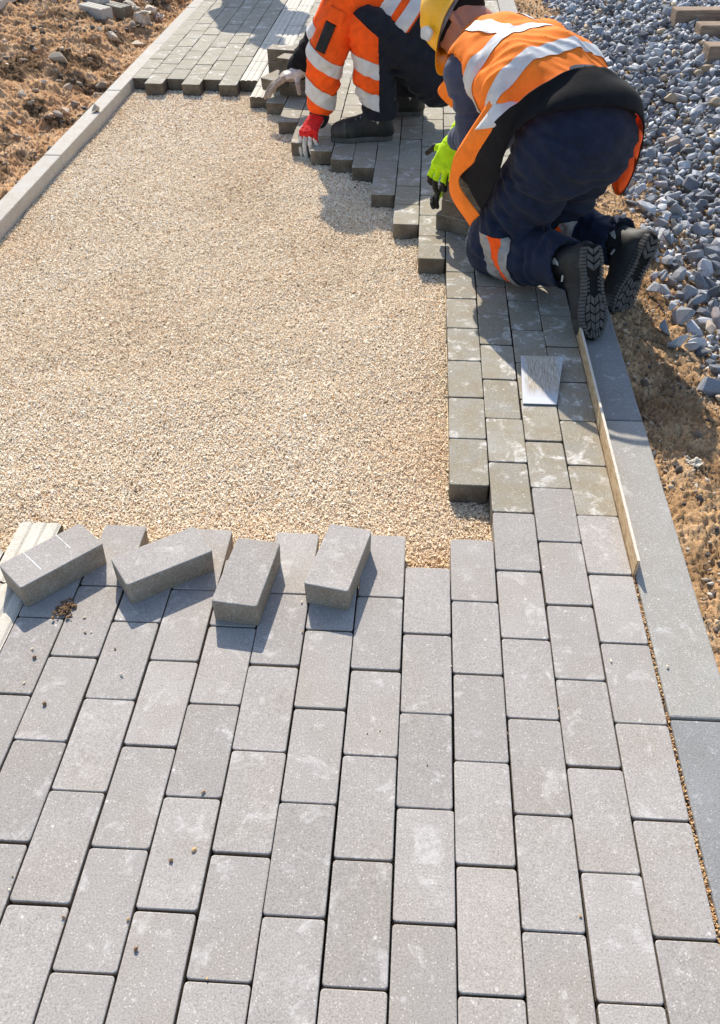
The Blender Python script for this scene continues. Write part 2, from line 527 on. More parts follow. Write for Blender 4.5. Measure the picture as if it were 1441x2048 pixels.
tag(bed, 'level bed of beige stone chippings waiting for pavers', None, None, 'structure')

# loose chippings: points instanced as small stones
k = NT('chipping_stone')
r = k.attr('tone', typ='INSTANCER')
c = k.ramp(r, (0.0, (0.16, 0.09, 0.05)), (0.12, (0.46, 0.31, 0.18)), (0.33, (0.78, 0.605, 0.405)), (0.62, (0.88, 0.74, 0.54)), (0.90, (0.90, 0.82, 0.68)), (1.0, (0.58, 0.36, 0.17)))
c = k.mix(k.attr('warm', typ='INSTANCER'), c, (0.85, 0.60, 0.33), 'MULTIPLY')
k.set(Base_Color=c, Roughness=0.85)
k.b.inputs['Specular IOR Level'].default_value = 0.3
M['chip'] = k.m

def instance_stuff(name, P, scale, tone, mat, parent=None, seed=0, subdiv=1, noise=0.45, squash=(1, .75, .6), warm=0.0):
    me = bpy.data.meshes.new(name)
    n = len(P)
    me.vertices.add(n); me.vertices.foreach_set('co', P.astype(np.float32).ravel())
    rg = np.random.default_rng(seed)
    rot = rg.uniform(0, 6.283, (n, 3)); rot[:, 0] = rg.normal(0, .5, n); rot[:, 1] = rg.normal(0, .5, n)
    sc = np.asarray(scale)[:, None] * rg.uniform(0.7, 1.3, (n, 3)) * np.array(squash)
    for nm, ty, d in (('rot', 'FLOAT_VECTOR', rot), ('scl', 'FLOAT_VECTOR', sc), ('tone', 'FLOAT', tone), ('warm', 'FLOAT', np.broadcast_to(np.asarray(warm, float), (n,)))):
        a = me.attributes.new(nm, ty, 'POINT')
        a.data.foreach_set('vector' if ty == 'FLOAT_VECTOR' else 'value', np.asarray(d, np.float32).ravel())
    me.update()
    o = link(name, me, parent)
    ng = bpy.data.node_groups.new(name, 'GeometryNodeTree')
    ng.interface.new_socket('Geometry', in_out='INPUT', socket_type='NodeSocketGeometry')
    ng.interface.new_socket('Geometry', in_out='OUTPUT', socket_type='NodeSocketGeometry')
    N = ng.nodes.new; L = ng.links.new
    gi, go = N('NodeGroupInput'), N('NodeGroupOutput')
    join = N('GeometryNodeGeometryToInstance')
    for i in range(4):
        ico = N('GeometryNodeMeshIcoSphere'); ico.inputs['Radius'].default_value = 0.5; ico.inputs['Subdivisions'].default_value = subdiv
        sp = N('GeometryNodeSetPosition'); nz = N('ShaderNodeTexNoise'); nz.noise_dimensions = '4D'
        nz.inputs['W'].default_value = i * 3.7 + seed; nz.inputs['Scale'].default_value = 1.6; nz.inputs['Detail'].default_value = 1
        vm = N('ShaderNodeVectorMath'); vm.operation = 'SUBTRACT'; vm.inputs[1].default_value = (.5, .5, .5)
        v2 = N('ShaderNodeVectorMath'); v2.operation = 'SCALE'; v2.inputs['Scale'].default_value = noise * 2
        L(nz.outputs['Color'], vm.inputs[0]); L(vm.outputs[0], v2.inputs[0])
        L(ico.outputs['Mesh'], sp.inputs['Geometry']); L(v2.outputs[0], sp.inputs['Offset'])
        sm = N('GeometryNodeSetMaterial'); sm.inputs['Material'].default_value = mat
        L(sp.outputs[0], sm.inputs['Geometry'])
        L(sm.outputs[0], join.inputs[0])
    ip = N('GeometryNodeInstanceOnPoints'); ip.inputs['Pick Instance'].default_value = True
    ra = N('GeometryNodeInputNamedAttribute'); ra.data_type = 'FLOAT_VECTOR'; ra.inputs['Name'].default_value = 'rot'
    sa = N('GeometryNodeInputNamedAttribute'); sa.data_type = 'FLOAT_VECTOR'; sa.inputs['Name'].default_value = 'scl'
    L(gi.outputs[0], ip.inputs['Points']); L(join.outputs[0], ip.inputs['Instance'])
    L(ra.outputs[0], ip.inputs['Rotation']); L(sa.outputs[0], ip.inputs['Scale'])
    L(ip.outputs[0], go.inputs[0])
    md = o.modifiers.new('scatter', 'NODES'); md.node_group = ng
    me.materials.append(mat)
    tag(o, kind='stuff')
    return o

def frontier(x):
    j = np.floor(x / W).astype(int)
    return np.array([jy(FRONT.get(int(a), 6)) if a < 0 else jy(6) for a in j])
step = 0.0044
gx, gy = np.meshgrid(np.arange(-1.727, 0.10, step), np.arange(0.86, 4.74, step))
P = np.stack([gx.ravel(), gy.ravel()], 1) + RNG.uniform(-1, 1, (gx.size, 2)) * step * 0.6
near_edge = np.where(np.floor(P[:, 0] / W).astype(int) % 2 == 0, jy(5), jy(4.5))
keep = (P[:, 1] < frontier(P[:, 0]) + 0.004) & (P[:, 1] > near_edge - 0.003) & (P[:, 0] > XL1 + 0.003) & (P[:, 0] < 0.100)
P = P[keep]
# thin the far part, where single grains are below a pixel
far_keep = RNG.uniform(0, 1, len(P)) < np.clip(1.15 - (P[:, 1] - 1.8) * 0.25, 0.42, 1)
P = P[far_keep]
s = RNG.gamma(9, 1 / 9, len(P)) * 0.0054 * (1 + 0.16 * np.clip(P[:, 1] - 1.5, 0, 3))
z = h_bed(P[:, 0], P[:, 1]) + 0.002 + RNG.uniform(0, 0.0025, len(P))
tone = np.clip(0.58 + 0.16 * RNG.normal(size=len(P)) + 0.13 * fbm(P[:, 0] * 2.2, P[:, 1] * 1.5, s=91, oct=3), 0, 1)
warm = np.clip(0.28 * np.exp(-(P[:, 1] - 0.98) / 0.10) * (0.6 + fbm(P[:, 0] * 4, P[:, 1] * 5, s=95, oct=3)) + 0.22 * np.clip(fbm(P[:, 0] * 1.7, P[:, 1] * 1.5, s=97, oct=4) - 0.30, 0, 1), 0, 0.6)
lone = RNG.uniform(0, 1, len(P)); tone = np.where(lone < 0.02, RNG.uniform(0, .12, len(P)), tone); tone = np.where(lone > 0.98, 1.0, tone)
tag(instance_stuff('gravel', np.column_stack([P, z]), s, tone, M['chip'], None, 3, warm=warm), 'loose beige stone chippings spread over the open bedding')
# grit caught in the joint along the wide kerb
n = 900
yy = RNG.uniform(-0.2, 0.95, n); xx = RNG.uniform(0.4098, 0.4162, n)
tag(instance_stuff('joint_grit', np.column_stack([xx, yy, -0.009 + RNG.normal(0, .002, n)]), RNG.uniform(.003, .006, n), RNG.uniform(0, 1, n), M['chip'], None, 5, warm=0.8),
    'narrow line of sandy grit in the joint beside the wide kerb')

# ------------------------------------------------------------------ stones
def rock_mesh(name, mat, seed, r=0.5, npts=14, squash=(1, .8, .65), tone=0.5, bevel=0.0, subd=0):
    rg = np.random.default_rng(seed)
    pts = rg.normal(size=(npts, 3)); pts /= np.linalg.norm(pts, axis=1)[:, None]
    pts *= rg.uniform(0.8, 1.0, (npts, 1)) * r
    pts *= np.array(squash) * rg.uniform(.85, 1.15, 3)
    bm = bmesh.new()
    for p in pts: bm.verts.new(p)
    res = bmesh.ops.convex_hull(bm, input=list(bm.verts))
    for g_ in set(res['geom_interior'] + res['geom_unused']):
        if isinstance(g_, bmesh.types.BMVert) and g_.is_valid: bm.verts.remove(g_)
    if bevel: bmesh.ops.bevel(bm, geom=list(bm.edges), offset=bevel * r, segments=2, affect='EDGES', profile=0.6)
    if subd:
        bmesh.ops.triangulate(bm, faces=bm.faces)
        bmesh.ops.subdivide_edges(bm, edges=list(bm.edges), cuts=subd, use_grid_fill=True, smooth=0.9)
        for v in bm.verts:
            q = np.array(v.co) / r
            v.co *= 1 + 0.05 * float(fbm(q[0] * 3 + seed, q[1] * 3, q[2] * 3, oct=3))
    me = bm_mesh(name, bm, mat, smooth=bool(subd))
    a = me.attributes.new('tone', 'FLOAT', 'POINT')
    a.data.foreach_set('value', np.full(len(me.vertices), tone, np.float32))
    return me

def stone_mat(name, stops, speck=0.25, rnd_w=0.4, bumps=0.6, rough=0.8):
    k = NT(name)
    v = k.rvec(11.0)
    t = k.math('ADD', k.attr('tone'), k.math('MULTIPLY', k.math('SUBTRACT', k.rnd(), 0.5), rnd_w))
    c = k.ramp(t, *stops)
    n1 = k.noise(34, v, 4, 0.65)
    n2 = k.noise(220, v, 3, 0.7)
    c = k.mix(1.0, c, k.ramp(n1, (0.3, 1 - speck * 1.4), (0.5, 1.0), (0.72, 1 + speck * 1.6)), 'MULTIPLY')
    c = k.mix(1.0, c, k.ramp(n2, (0.3, 1 - speck), (0.5, 1.0), (0.72, 1 + speck)), 'MULTIPLY')
    k.set(Base_Color=c, Roughness=rough)
    k.set(Normal=k.bump(k.math('ADD', n1, k.math('MULTIPLY', n2, 0.4)), bumps, 0.004))
    k.b.inputs['Specular IOR Level'].default_value = 0.35
    return k.m
M['ballast'] = stone_mat('blue_grey_ballast', ((0.0, (0.10, 0.107, 0.119)), (0.35, (0.225, 0.237, 0.257)), (0.62, (0.355, 0.37, 0.392)), (0.85, (0.54, 0.553, 0.565)), (0.95, (0.38, 0.33, 0.34)), (1.0, (0.46, 0.35, 0.23))), 0.34)
M['fieldstone'] = stone_mat('field_stone', ((0.0, (0.14, 0.12, 0.105)), (0.3, (0.30, 0.24, 0.18)), (0.55, (0.45, 0.365, 0.27)), (0.8, (0.58, 0.50, 0.40)), (1.0, (0.34, 0.22, 0.17))), 0.25, 0.5)
M['pebble'] = stone_mat('soil_pebble', ((0.0, (0.06, 0.05, 0.045)), (0.25, (0.13, 0.10, 0.08)), (0.5, (0.33, 0.23, 0.145)), (0.8, (0.48, 0.375, 0.26)), (1.0, (0.66, 0.59, 0.49))), 0.2, 0.3)

# ballast: a layer of crushed stone; the 300 that show largest are objects, the rest one mass
protos = [rock_mesh('ballast_stone', M['ballast'], 100 + i, 0.5, 12 + i % 7, ((1, .78, .6), (1, .62, .5), (1, .9, .75))[i % 3], tone=(0.02 + 0.93 * ((i * 7) % 24) / 23), bevel=0.035) for i in range(24)]
small = [rock_mesh('ballast_stone', M['ballast'], 200 + i, 0.5, 11, (1, .78, .62), tone=(0.02 + 0.93 * ((i * 5) % 16) / 15)) for i in range(16)]
ballast = tag(empty('ballast_bed', (1.6, 4.0, -0.15)), 'bed of blue grey crushed stone along the railway', None, None, 'structure')
st = []
sp_ = 0.040
for yv in np.arange(0.6, 9.2, sp_):
    for xv in np.arange(0.72, 3.1, sp_):
        x = xv + RNG.uniform(-1, 1) * sp_ * .45; y = yv + RNG.uniform(-1, 1) * sp_ * .45
        if x > 1.25 + 0.155 * y: continue
        e = float(edge_r(np.array(y)))
        d = x - e
        if d < 0 and RNG.uniform() > 0.18 * math.exp(d / 0.03): continue
        if 0 <= d < 0.10 and RNG.uniform() > 0.45 + 5.5 * d: continue
        if y < 1.9 and d < 0.05 and RNG.uniform() < .7: continue
        size = float(np.clip(RNG.gamma(5, 1 / 5) * 0.054, 0.022, 0.105))
        z = float(h_right(np.array(x), np.array(y))) + size * 0.22 + 0.16 * ss(0.05, 0.9, d) + 0.012 * RNG.normal()
        st.append((x, y, z, size))
# underlayer fills the gaps
sub = []
for yv in np.arange(0.6, 9.2, 0.045):
    for xv in np.arange(0.85, 3.1, 0.045):
        x = xv + RNG.uniform(-1, 1) * .02; y = yv + RNG.uniform(-1, 1) * .02
        if x > 1.25 + 0.155 * y: continue
        d = x - float(edge_r(np.array(y)))
        if d < 0.06: continue
        sub.append((x, y, float(h_right(np.array(x), np.array(y))) + 0.16 * ss(0.05, 0.9, d) - 0.022, RNG.uniform(.05, .075)))
def rand_rot():
    return Euler((random.gauss(0, .55), random.gauss(0, .55), random.uniform(0, 6.283)))
pxs, dep = cam_px(np.array([s_[:3] for s_ in st]))
show = np.array([s_[3] for s_ in st]) / dep * ((pxs[:, 0] > 0) & (pxs[:, 0] < 1441) & (pxs[:, 1] > 0) & (pxs[:, 1] < 2048))
top = set(np.argsort(-show)[:290].tolist())
class Merge:
    """many small solids joined into one mesh with a per-solid tone"""
    def __init__(self): self.V, self.F, self.T, self.n = [], [], [], 0
    def add(self, me, mx, tone):
        k = id(me)
        if not hasattr(me, 'name'): pass
        c = CACHE.get(me.name)
        if c is None:
            v = np.empty(len(me.vertices) * 3, np.float32); me.vertices.foreach_get('co', v)
            me.calc_loop_triangles()
            t = np.empty(len(me.loop_triangles) * 3, np.int32); me.loop_triangles.foreach_get('vertices', t)
            c = CACHE[me.name] = (v.reshape(-1, 3), t.reshape(-1, 3))
        v, t = c
        A = np.array(mx)
        self.V.append(v @ A[:3, :3].T + A[:3, 3]); self.F.append(t + self.n); self.T.append(np.full(len(v), tone, np.float32)); self.n += len(v)
    def build(self, name, mat, parent=None):
        me = mesh_from(name, np.concatenate(self.V), np.concatenate(self.F), mat)
        a = me.attributes.new('tone', 'FLOAT', 'POINT'); a.data.foreach_set('value', np.concatenate(self.T))
        return link(name, me, parent)
CACHE = {}
mg = Merge()
for i, (x, y, z, size) in enumerate(st):
    rot = rand_rot()
    if i in top:
        o = link('ballast_stone', random.choice(protos), ballast, (x - 1.6, y - 4.0, z + 0.15), rot)
        o.scale = (size * random.uniform(.85, 1.25), size * random.uniform(.8, 1.1), size * random.uniform(.8, 1.1))
    else:
        mg.add(random.choice(protos if size > .05 and 0 < pxs[i, 0] < 1441 and y < 3.2 else small), Matrix.LocRotScale(Vector((x, y, z)), rot, Vector((size * random.uniform(.85, 1.3), size, size))), float(np.clip(RNG.normal(.5, .30), 0, 1)))
for x, y, z, size in sub:
    mg.add(random.choice(small), Matrix.LocRotScale(Vector((x, y, z)), rand_rot(), Vector((size * 1.2, size, size))), float(np.clip(RNG.normal(.4, .2), 0, 1)))
o = mg.build('ballast_stones', M['ballast'])
o.parent = ballast; o.matrix_parent_inverse = Matrix.Translation((-1.6, -4.0, 0.15))
tag(o, kind='stuff')
# ------------------------------------------------------------------ things lying about
def unproject(px_, py_, z=0.0):
    """ground point at height z whose position was measured in the photograph"""
    d = CAM_R @ np.array([(px_ - 757.2) / FPX, -(py_ - 1024) / FPX, -1.0])
    t = (z - CAM_LOC[2]) / d[2]
    return CAM_LOC + t * d

LP = paver_mesh('loose_block', M['paver'], M['paver_side_clean'], 0.0985, 0.1985, 0.06)
SPV = paver_mesh('loose_block', M['paver_dirty'], M['paver_side'], 0.0985, 0.1985, 0.06)
def loose(label, x, y, z, rz, me=LP, tilt=(0, 0), group=None):
    o = link('paving_block', me, None, (x, y, z), (tilt[0], tilt[1], rz))
    return tag(o, label, 'paving block', group)
GL = 'loose paving blocks lying on the finished paving edge'
b1 = loose('loose grey block with two white chalk lines across its top', -0.878, 0.837, 0.0605, -0.743, group=GL)
loose('loose grey block turned sideways, between the chalk-marked block and the upright-lying pair', -0.637, 0.850, 0.0605, -0.947, group=GL)
loose('loose grey block lying lengthwise, nearest to the camera of the four on the edge', -0.443, 0.811, 0.0605, -0.112, group=GL)
loose('loose grey block lying lengthwise, closest to the empty gravel notch', -0.249, 0.868, 0.0605, -0.198, group=GL)
k = NT('chalk'); k.set(Base_Color=k.ramp(k.noise(260), (0.35, (0.40, 0.39, 0.37)), (0.6, (0.78, 0.78, 0.76))), Roughness=1.0); M['chalk'] = k.m
for yy_, xa, xb in ((-0.042, -0.046, 0.030), (0.038, -0.049, 0.012)):
    pts = []
    for t in np.linspace(0, 1, 9):
        x = xa + (xb - xa) * t; w_ = 0.0016 * (0.6 + 0.7 * abs(float(vnoise(t * 9, yy_ * 50))))
        pts.append((x, yy_ + 0.002 * t - w_, 0.0004)); pts.append((x, yy_ + 0.002 * t + w_, 0.0004))
    F = [(2 * i, 2 * i + 2, 2 * i + 3, 2 * i + 1) for i in range(8)]
    link('chalk_line', mesh_from('chalk_line', pts, np.array(F), M['chalk']), b1)

# stack under the kneeling worker's hands: four layers
GS = 'stacked paving blocks beside the kneeling worker'
names = ['bottom block of the stack beside the kneeling worker, sticking out to the left', 'second block from the bottom of the stack beside the kneeling worker',
         'third block up in the stack beside the kneeling worker', 'top block of the stack, held by the yellow-green glove']
for i in range(4):
    dx, dy = (0, 0) if i == 0 else (0.018, -0.008) if i < 3 else (0.010, -0.004)
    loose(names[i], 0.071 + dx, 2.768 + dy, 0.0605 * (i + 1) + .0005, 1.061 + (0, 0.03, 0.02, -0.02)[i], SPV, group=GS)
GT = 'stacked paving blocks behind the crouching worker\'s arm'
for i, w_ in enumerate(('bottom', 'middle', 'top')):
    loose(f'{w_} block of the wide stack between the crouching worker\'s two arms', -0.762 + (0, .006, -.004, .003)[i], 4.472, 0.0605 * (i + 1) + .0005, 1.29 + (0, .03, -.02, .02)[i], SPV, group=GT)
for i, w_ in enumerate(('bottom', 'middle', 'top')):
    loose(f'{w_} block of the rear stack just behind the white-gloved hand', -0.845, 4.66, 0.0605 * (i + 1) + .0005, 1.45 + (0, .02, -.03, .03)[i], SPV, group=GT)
c_ = unproject(559, 182, 0.045)
R1 = Matrix.Rotation(-0.62, 3, 'Z')
off = R1 @ Vector((-0.0495, 0.0985, 0))
HELD1 = np.array([c_[0] + off.x - 0.022, c_[1] + off.y - 0.02, 0.105 + 0.004])
loose('dark block gripped in the white glove above the stepped paving edge', *HELD1, -0.62, SPV, (0.10, -0.02))
loose('block being set at the stepped edge under the red glove', -6.5 * W, 3.802, 0.004, 0.01, PM['dirty'][0], (0.01, 0))

# timber strip standing in the joint
k = NT('chipboard')
v = k.co.outputs['Object']
mp = k.n('ShaderNodeMapping'); mp.inputs['Scale'].default_value = (1, .25, 1); k.l(v, mp.inputs['Vector'])
n1 = k.noise(120, mp.outputs[0], 4, 0.7)
c = k.ramp(n1, (0.3, (0.27, 0.155, 0.065)), (0.5, (0.47, 0.32, 0.17)), (0.7, (0.62, 0.47, 0.29)))
k.set(Base_Color=c, Roughness=0.85, Normal=k.bump(n1, 0.8, 0.002)); M['chipboard'] = k.m
k = NT('pale_board_edge')
n1 = k.noise(160, None, 4, 0.7)
k.set(Base_Color=k.ramp(n1, (0.3, (0.45, 0.37, 0.28)), (0.55, (0.66, 0.59, 0.49))), Roughness=0.85, Normal=k.bump(n1, 0.6, 0.001)); M['board_edge'] = k.m
bo = tag(empty('timber_strip', (0.4130, 1.45, 0)), 'thin chipboard strip standing on edge in the joint beside the wide kerb', 'timber strip')
bo.rotation_euler = (0, math.radians(2.0), 0)
link('face', bm_mesh('face', box_bm(0.0062, 1.08, 0.090, 0.0008, 1, (0, 0, -0.0025)), M['chipboard']), bo)
link('top_edge', bm_mesh('top_edge', box_bm(0.0064, 1.081, 0.0012, 0.0, 1, (0, 0, 0.0432)), M['board_edge']), bo)

# steel plate
k = NT('dull_steel')
v = k.co.outputs['Generated']
o_ = k.co.outputs['Object']
mp = k.n('ShaderNodeMapping'); mp.inputs['Scale'].default_value = (5, .55, 1); k.l(o_, mp.inputs['Vector'])
st_ = k.noise(16, mp.outputs[0], 6, 0.75, dist=1.1)
bl = k.noise(22, o_, 4, 0.7)
sx = k.n('ShaderNodeSeparateXYZ'); k.l(v, sx.inputs[0])
mu = k.math('MULTIPLY', k.ramp(sx.outputs[1], (0.12, 0.0), (0.34, 1.0)), k.ramp(sx.outputs[0], (0.03, 0.0), (0.2, 1.0), (0.78, 1.0), (0.96, 0.15)))
mu = k.math('MULTIPLY', mu, k.ramp(k.math('ADD', k.math('MULTIPLY', st_, .5), k.math('MULTIPLY', bl, .5)), (0.33, 0.0), (0.46, 1.0)))
c = k.mix(k.math('MULTIPLY', mu, 0.95), (0.50, 0.515, 0.545), k.ramp(k.noise(70, mp.outputs[0], 4, .7), (0.3, (0.24, 0.15, 0.09)), (0.5, (0.46, 0.38, 0.28)), (0.7, (0.70, 0.66, 0.60))))
k.set(Base_Color=c, Roughness=k.ramp(mu, (0, 0.7), (1, 0.95)), Metallic=k.ramp(mu, (0, 0.2), (1, 0.0)), Normal=k.bump(k.math('MULTIPLY', mu, st_), 0.7, 0.003)); M['plate'] = k.m
pc = [unproject(1046, 808, 0.004), unproject(1114, 810, 0.004), unproject(1127, 714, 0.026), unproject(1042, 712, 0.026)]
ctr = sum(pc) / 4
bm = bmesh.new()
vs = [bm.verts.new(Vector(p - ctr)) for p in pc]
f = bm.faces.new(vs)
r_ = bmesh.ops.extrude_face_region(bm, geom=[f])
nrm = f.normal.copy() if f.normal.length else Vector((0, 0, 1))
for e in r_['geom']:
    if isinstance(e, bmesh.types.BMVert): e.co += Vector((0, 0, 0.0022))
bmesh.ops.bevel(bm, geom=[e for e in bm.edges], offset=0.0006, segments=1, affect='EDGES')
tag(link('metal_plate', bm_mesh('metal_plate', bm, M['plate']), None, tuple(ctr)), 'flat tapered steel plate smeared with dried mortar on the pavers', 'metal plate')

# railway sleepers
k = NT('sleeper_timber')
v = k.rvec(5)
mp = k.n('ShaderNodeMapping'); mp.inputs['Scale'].default_value = (.12, 1, 1); k.l(v, mp.inputs['Vector'])
n1 = k.noise(60, mp.outputs[0], 5, 0.7); n2 = k.noise(9, v, 3)
c = k.mix(1.0, k.ramp(n1, (0.3, (0.17, 0.11, 0.07)), (0.7, (0.37, 0.27, 0.19))), k.ramp(n2, (0.3, .8), (0.7, 1.15)), 'MULTIPLY')
k.set(Base_Color=c, Roughness=0.95, Normal=k.bump(n1, 0.8, 0.006)); M['sleeper'] = k.m
sm = bm_mesh('sleeper', box_bm(2.5, 0.125, 0.15, 0.008, 2, (1.25, 0, -0.075)), M['sleeper'])
for i, ((px_, py_), lb) in enumerate((((1350, 17), 'brown sleeper end farthest away in the ballast'), ((1398, 47), 'brown sleeper end in the ballast, middle of the three in view'), ((1415, 88), 'brown sleeper end nearest to the kneeling worker'))):
    p = unproject(px_, py_, 0.05)
    tag(link('railway_sleeper', sm, None, (p[0], p[1], 0.052), (0, 0, 0.10)), lb, 'railway sleeper', 'railway sleepers in the ballast')

# boulders and ribbed blocks at the back of the soil
def hl(p): return float(h_left(np.array(p[0]), np.array(p[1])))
def hr(p): return float(h_right(np.array(p[0]), np.array(p[1])))
def on_soil(px_, py_, h=hl):
    z = 0.05
    for _ in range(12):
        p = unproject(px_, py_, z); z = 0.5 * z + 0.5 * h(p)
    return np.array([p[0], p[1], z])
BR = [((286, 50), 0.155, .68, 'rounded pinkish boulder at the near end of the stone pile'), ((262, 24), 0.15, .88, 'pale flat boulder leaning on the ribbed blocks'),
      ((243, 8), 0.15, .8, 'cream boulder at the back of the stone pile beside the ribbed blocks'), ((302, 28), 0.12, .62, 'greenish grey boulder behind the pinkish one'), ((318, 40), 0.075, .85, 'small pale stone at the right foot of the pinkish boulder'),
      ((331, 6), 0.13, .55, 'brownish boulder nearest the pavement in the stone pile'), ((297, 8), 0.12, .7, 'grey boulder in the middle of the stone pile\'s back row'), ((268, 52), 0.07, .42, 'small dark stone at the left foot of the pinkish boulder')]
for i, ((px_, py_), r_, tone, lb) in enumerate(BR):
    p = on_soil(px_, py_)
    me = rock_mesh('boulder', M['fieldstone'], 400 + i, r_ / 2, 16, (1.1, .9, .78), tone, 0.12, 2)
    tag(link('boulder', me, None, (p[0], p[1], p[2] + r_ * .26), (0, 0, i * 1.3)), lb, 'boulder', 'boulders piled on the soil')
RB = ribbed_mesh('ribbed_block', M['tactile'], M['kerb_pale'], 0.105, 0.2, 0.07)
RB2 = ribbed_mesh('ribbed_block', M['paver_far'], M['paver_side'], 0.105, 0.2, 0.07)
for (px_, py_), me, lb, dz in (((193, 24), RB, 'pale ribbed concrete block lying on the soil', .045), ((233, 26), RB2, 'dirty ribbed concrete block between the pale one and the boulders', .055), ((188, 4), RB, 'ribbed block half hidden behind the pale ribbed block', .05)):
    p = on_soil(px_, py_)
    tag(link('ribbed_block', me, None, (p[0], p[1], p[2] + dz), (0.06, 0.02, 1.12)), lb, 'concrete block', 'ribbed blocks on the soil')
p0 = on_soil(0, 16); p1 = on_soil(66, -2)
dv = (p1 - p0); L_ = 1.4
k = NT('weathered_plank'); v = k.co.outputs['Object']
mp = k.n('ShaderNodeMapping'); mp.inputs['Scale'].default_value = (1, .08, 1); k.l(v, mp.inputs['Vector'])
n1 = k.noise(70, mp.outputs[0], 4, .65)
k.set(Base_Color=k.ramp(n1, (0.3, (0.38, 0.32, 0.26)), (0.65, (0.60, 0.54, 0.46))), Roughness=.9, Normal=k.bump(n1, .6, .003)); M['plank'] = k.m
tag(link('plank', bm_mesh('plank', box_bm(0.11, L_, 0.05, 0.004, 1), M['plank']), None, ((p0[0] + p1[0]) / 2 - .03, (p0[1] + p1[1]) / 2, max(p0[2], p1[2]) + 0.03), (0, 0, -math.atan2(dv[0], dv[1]))),
    'pale weathered plank lying on the soil in the far corner', 'plank')

# stones in the soil that can be told apart
fs = [rock_mesh('stone', M['fieldstone'], 500 + i, 0.5, 15, (1.1, .85, .6), .5, 0.1) for i in range(8)]
for px_, py_, d in ((112, 146, .065), (136, 179, .08), (45, 193, .085), (71, 185, .06), (64, 208, .06), (133, 225, .07), (152, 209, .055), (203, 173, .08), (195, 192, .06), (226, 78, .12), (276, 88, .11),
                    (118, 122, .12), (111, 6, .10), (118, 233, .06), (21, 232, .06), (113, 45, .06), (88, 166, .045), (40, 250, .05), (160, 170, .05), (15, 120, .06), (70, 100, .05), (180, 120, .045), (10, 330, .035), (238, 140, .04), (200, 60, .05), (340, 60, .04), (60, 280, .04)):
    p = on_soil(px_, py_)
    o = link('stone', random.choice(fs), sl, (p[0], p[1], p[2] + d * .12), (random.gauss(0, .3), random.gauss(0, .3), random.uniform(0, 6.28)))
    o.scale = (d, d * random.uniform(.8, 1.1), d)
ps = [rock_mesh('stone', M['pebble'], 520 + i, 0.5, 15, (1.15, .85, .6), [.1, .2, .45, .9][i % 4], 0.1) for i in range(8)]
for px_, py_, d, q in ((1357, 940, .030, 1), (1352, 931, .026, 0), (1400, 1000, .026, 0), (1396, 874, .040, 1), (1393, 973, .020, 3), (1369, 1010, .018, 1), (1410, 705, .055, 3), (1418, 655, .06, 2), (1432, 745, .05, 3),
                       (1388, 628, .035, 1), (1352, 535, .06, 2), (1330, 480, .07, 1), (1375, 600, .04, 2), (1425, 1190, .022, 1), (1415, 1110, .018, 0), (1300, 735, .016, 0), (1432, 690, .05, 2), (1400, 805, .03, 2), (1440, 800, .05, 3), (1376, 1100, .014, 3), (1433, 1060, .02, 1), (1240, 425, .03, 0), (1250, 440, .03, 2)):
    p = on_soil(px_, py_, hr)
    o = link('stone', ps[q + 4 * random.randrange(2)], sr, (p[0], p[1], p[2] + d * .15), (random.gauss(0, .3), random.gauss(0, .3), random.uniform(0, 6.28)))
    o.scale = (d, d, d)
p = on_soil(1283, 775, hr)
tag(link('stone', rock_mesh('stone', M['pebble'], 540, 0.021, 11, (1, .85, 1.0), .12, 0.04), None, (p[0] + .004, p[1], p[2] + .012), (0, 0, .5)), 'dark angular stone lying against the outer edge of the wide kerb', 'stone')
p = on_soil(1390, 930, hr)
k = NT('cream_cloth'); k.set(Base_Color=k.ramp(k.noise(90), (.3, (.42, .36, .27)), (.6, (.66, .6, .48))), Roughness=.95); M['cloth'] = k.m
bm = bmesh.new(); bmesh.ops.create_grid(bm, x_segments=14, y_segments=10, size=0.5)
for v_ in bm.verts:
    x, y = v_.co.x, v_.co.y
    v_.co = Vector((x * .040 * (1 + .3 * float(vnoise(y * 4, 1.))), y * .026 * (1 + .4 * float(vnoise(x * 5, 7.))), .008 + .007 * float(fbm(x * 4, y * 4, s=5, oct=3))))
r_ = bmesh.ops.extrude_face_region(bm, geom=list(bm.faces))
for e in r_['geom']:
    if isinstance(e, bmesh.types.BMVert): e.co.z -= .0012
tag(link('cloth_scrap', bm_mesh('cloth_scrap', bm, M['cloth'], True), None, tuple(p), (0, 0, .4)), 'crumpled cream scrap on the sandy soil', 'scrap')
p = unproject(192, 222, 0.004)
tag(link('stone', rock_mesh('stone', M['fieldstone'], 545, 0.03, 10, (1.1, .8, .7), .55, 0.06), None, (p[0], p[1], 0.016), (0, 0, 1)), 'small brown stone lying on top of the pale kerb', 'stone')

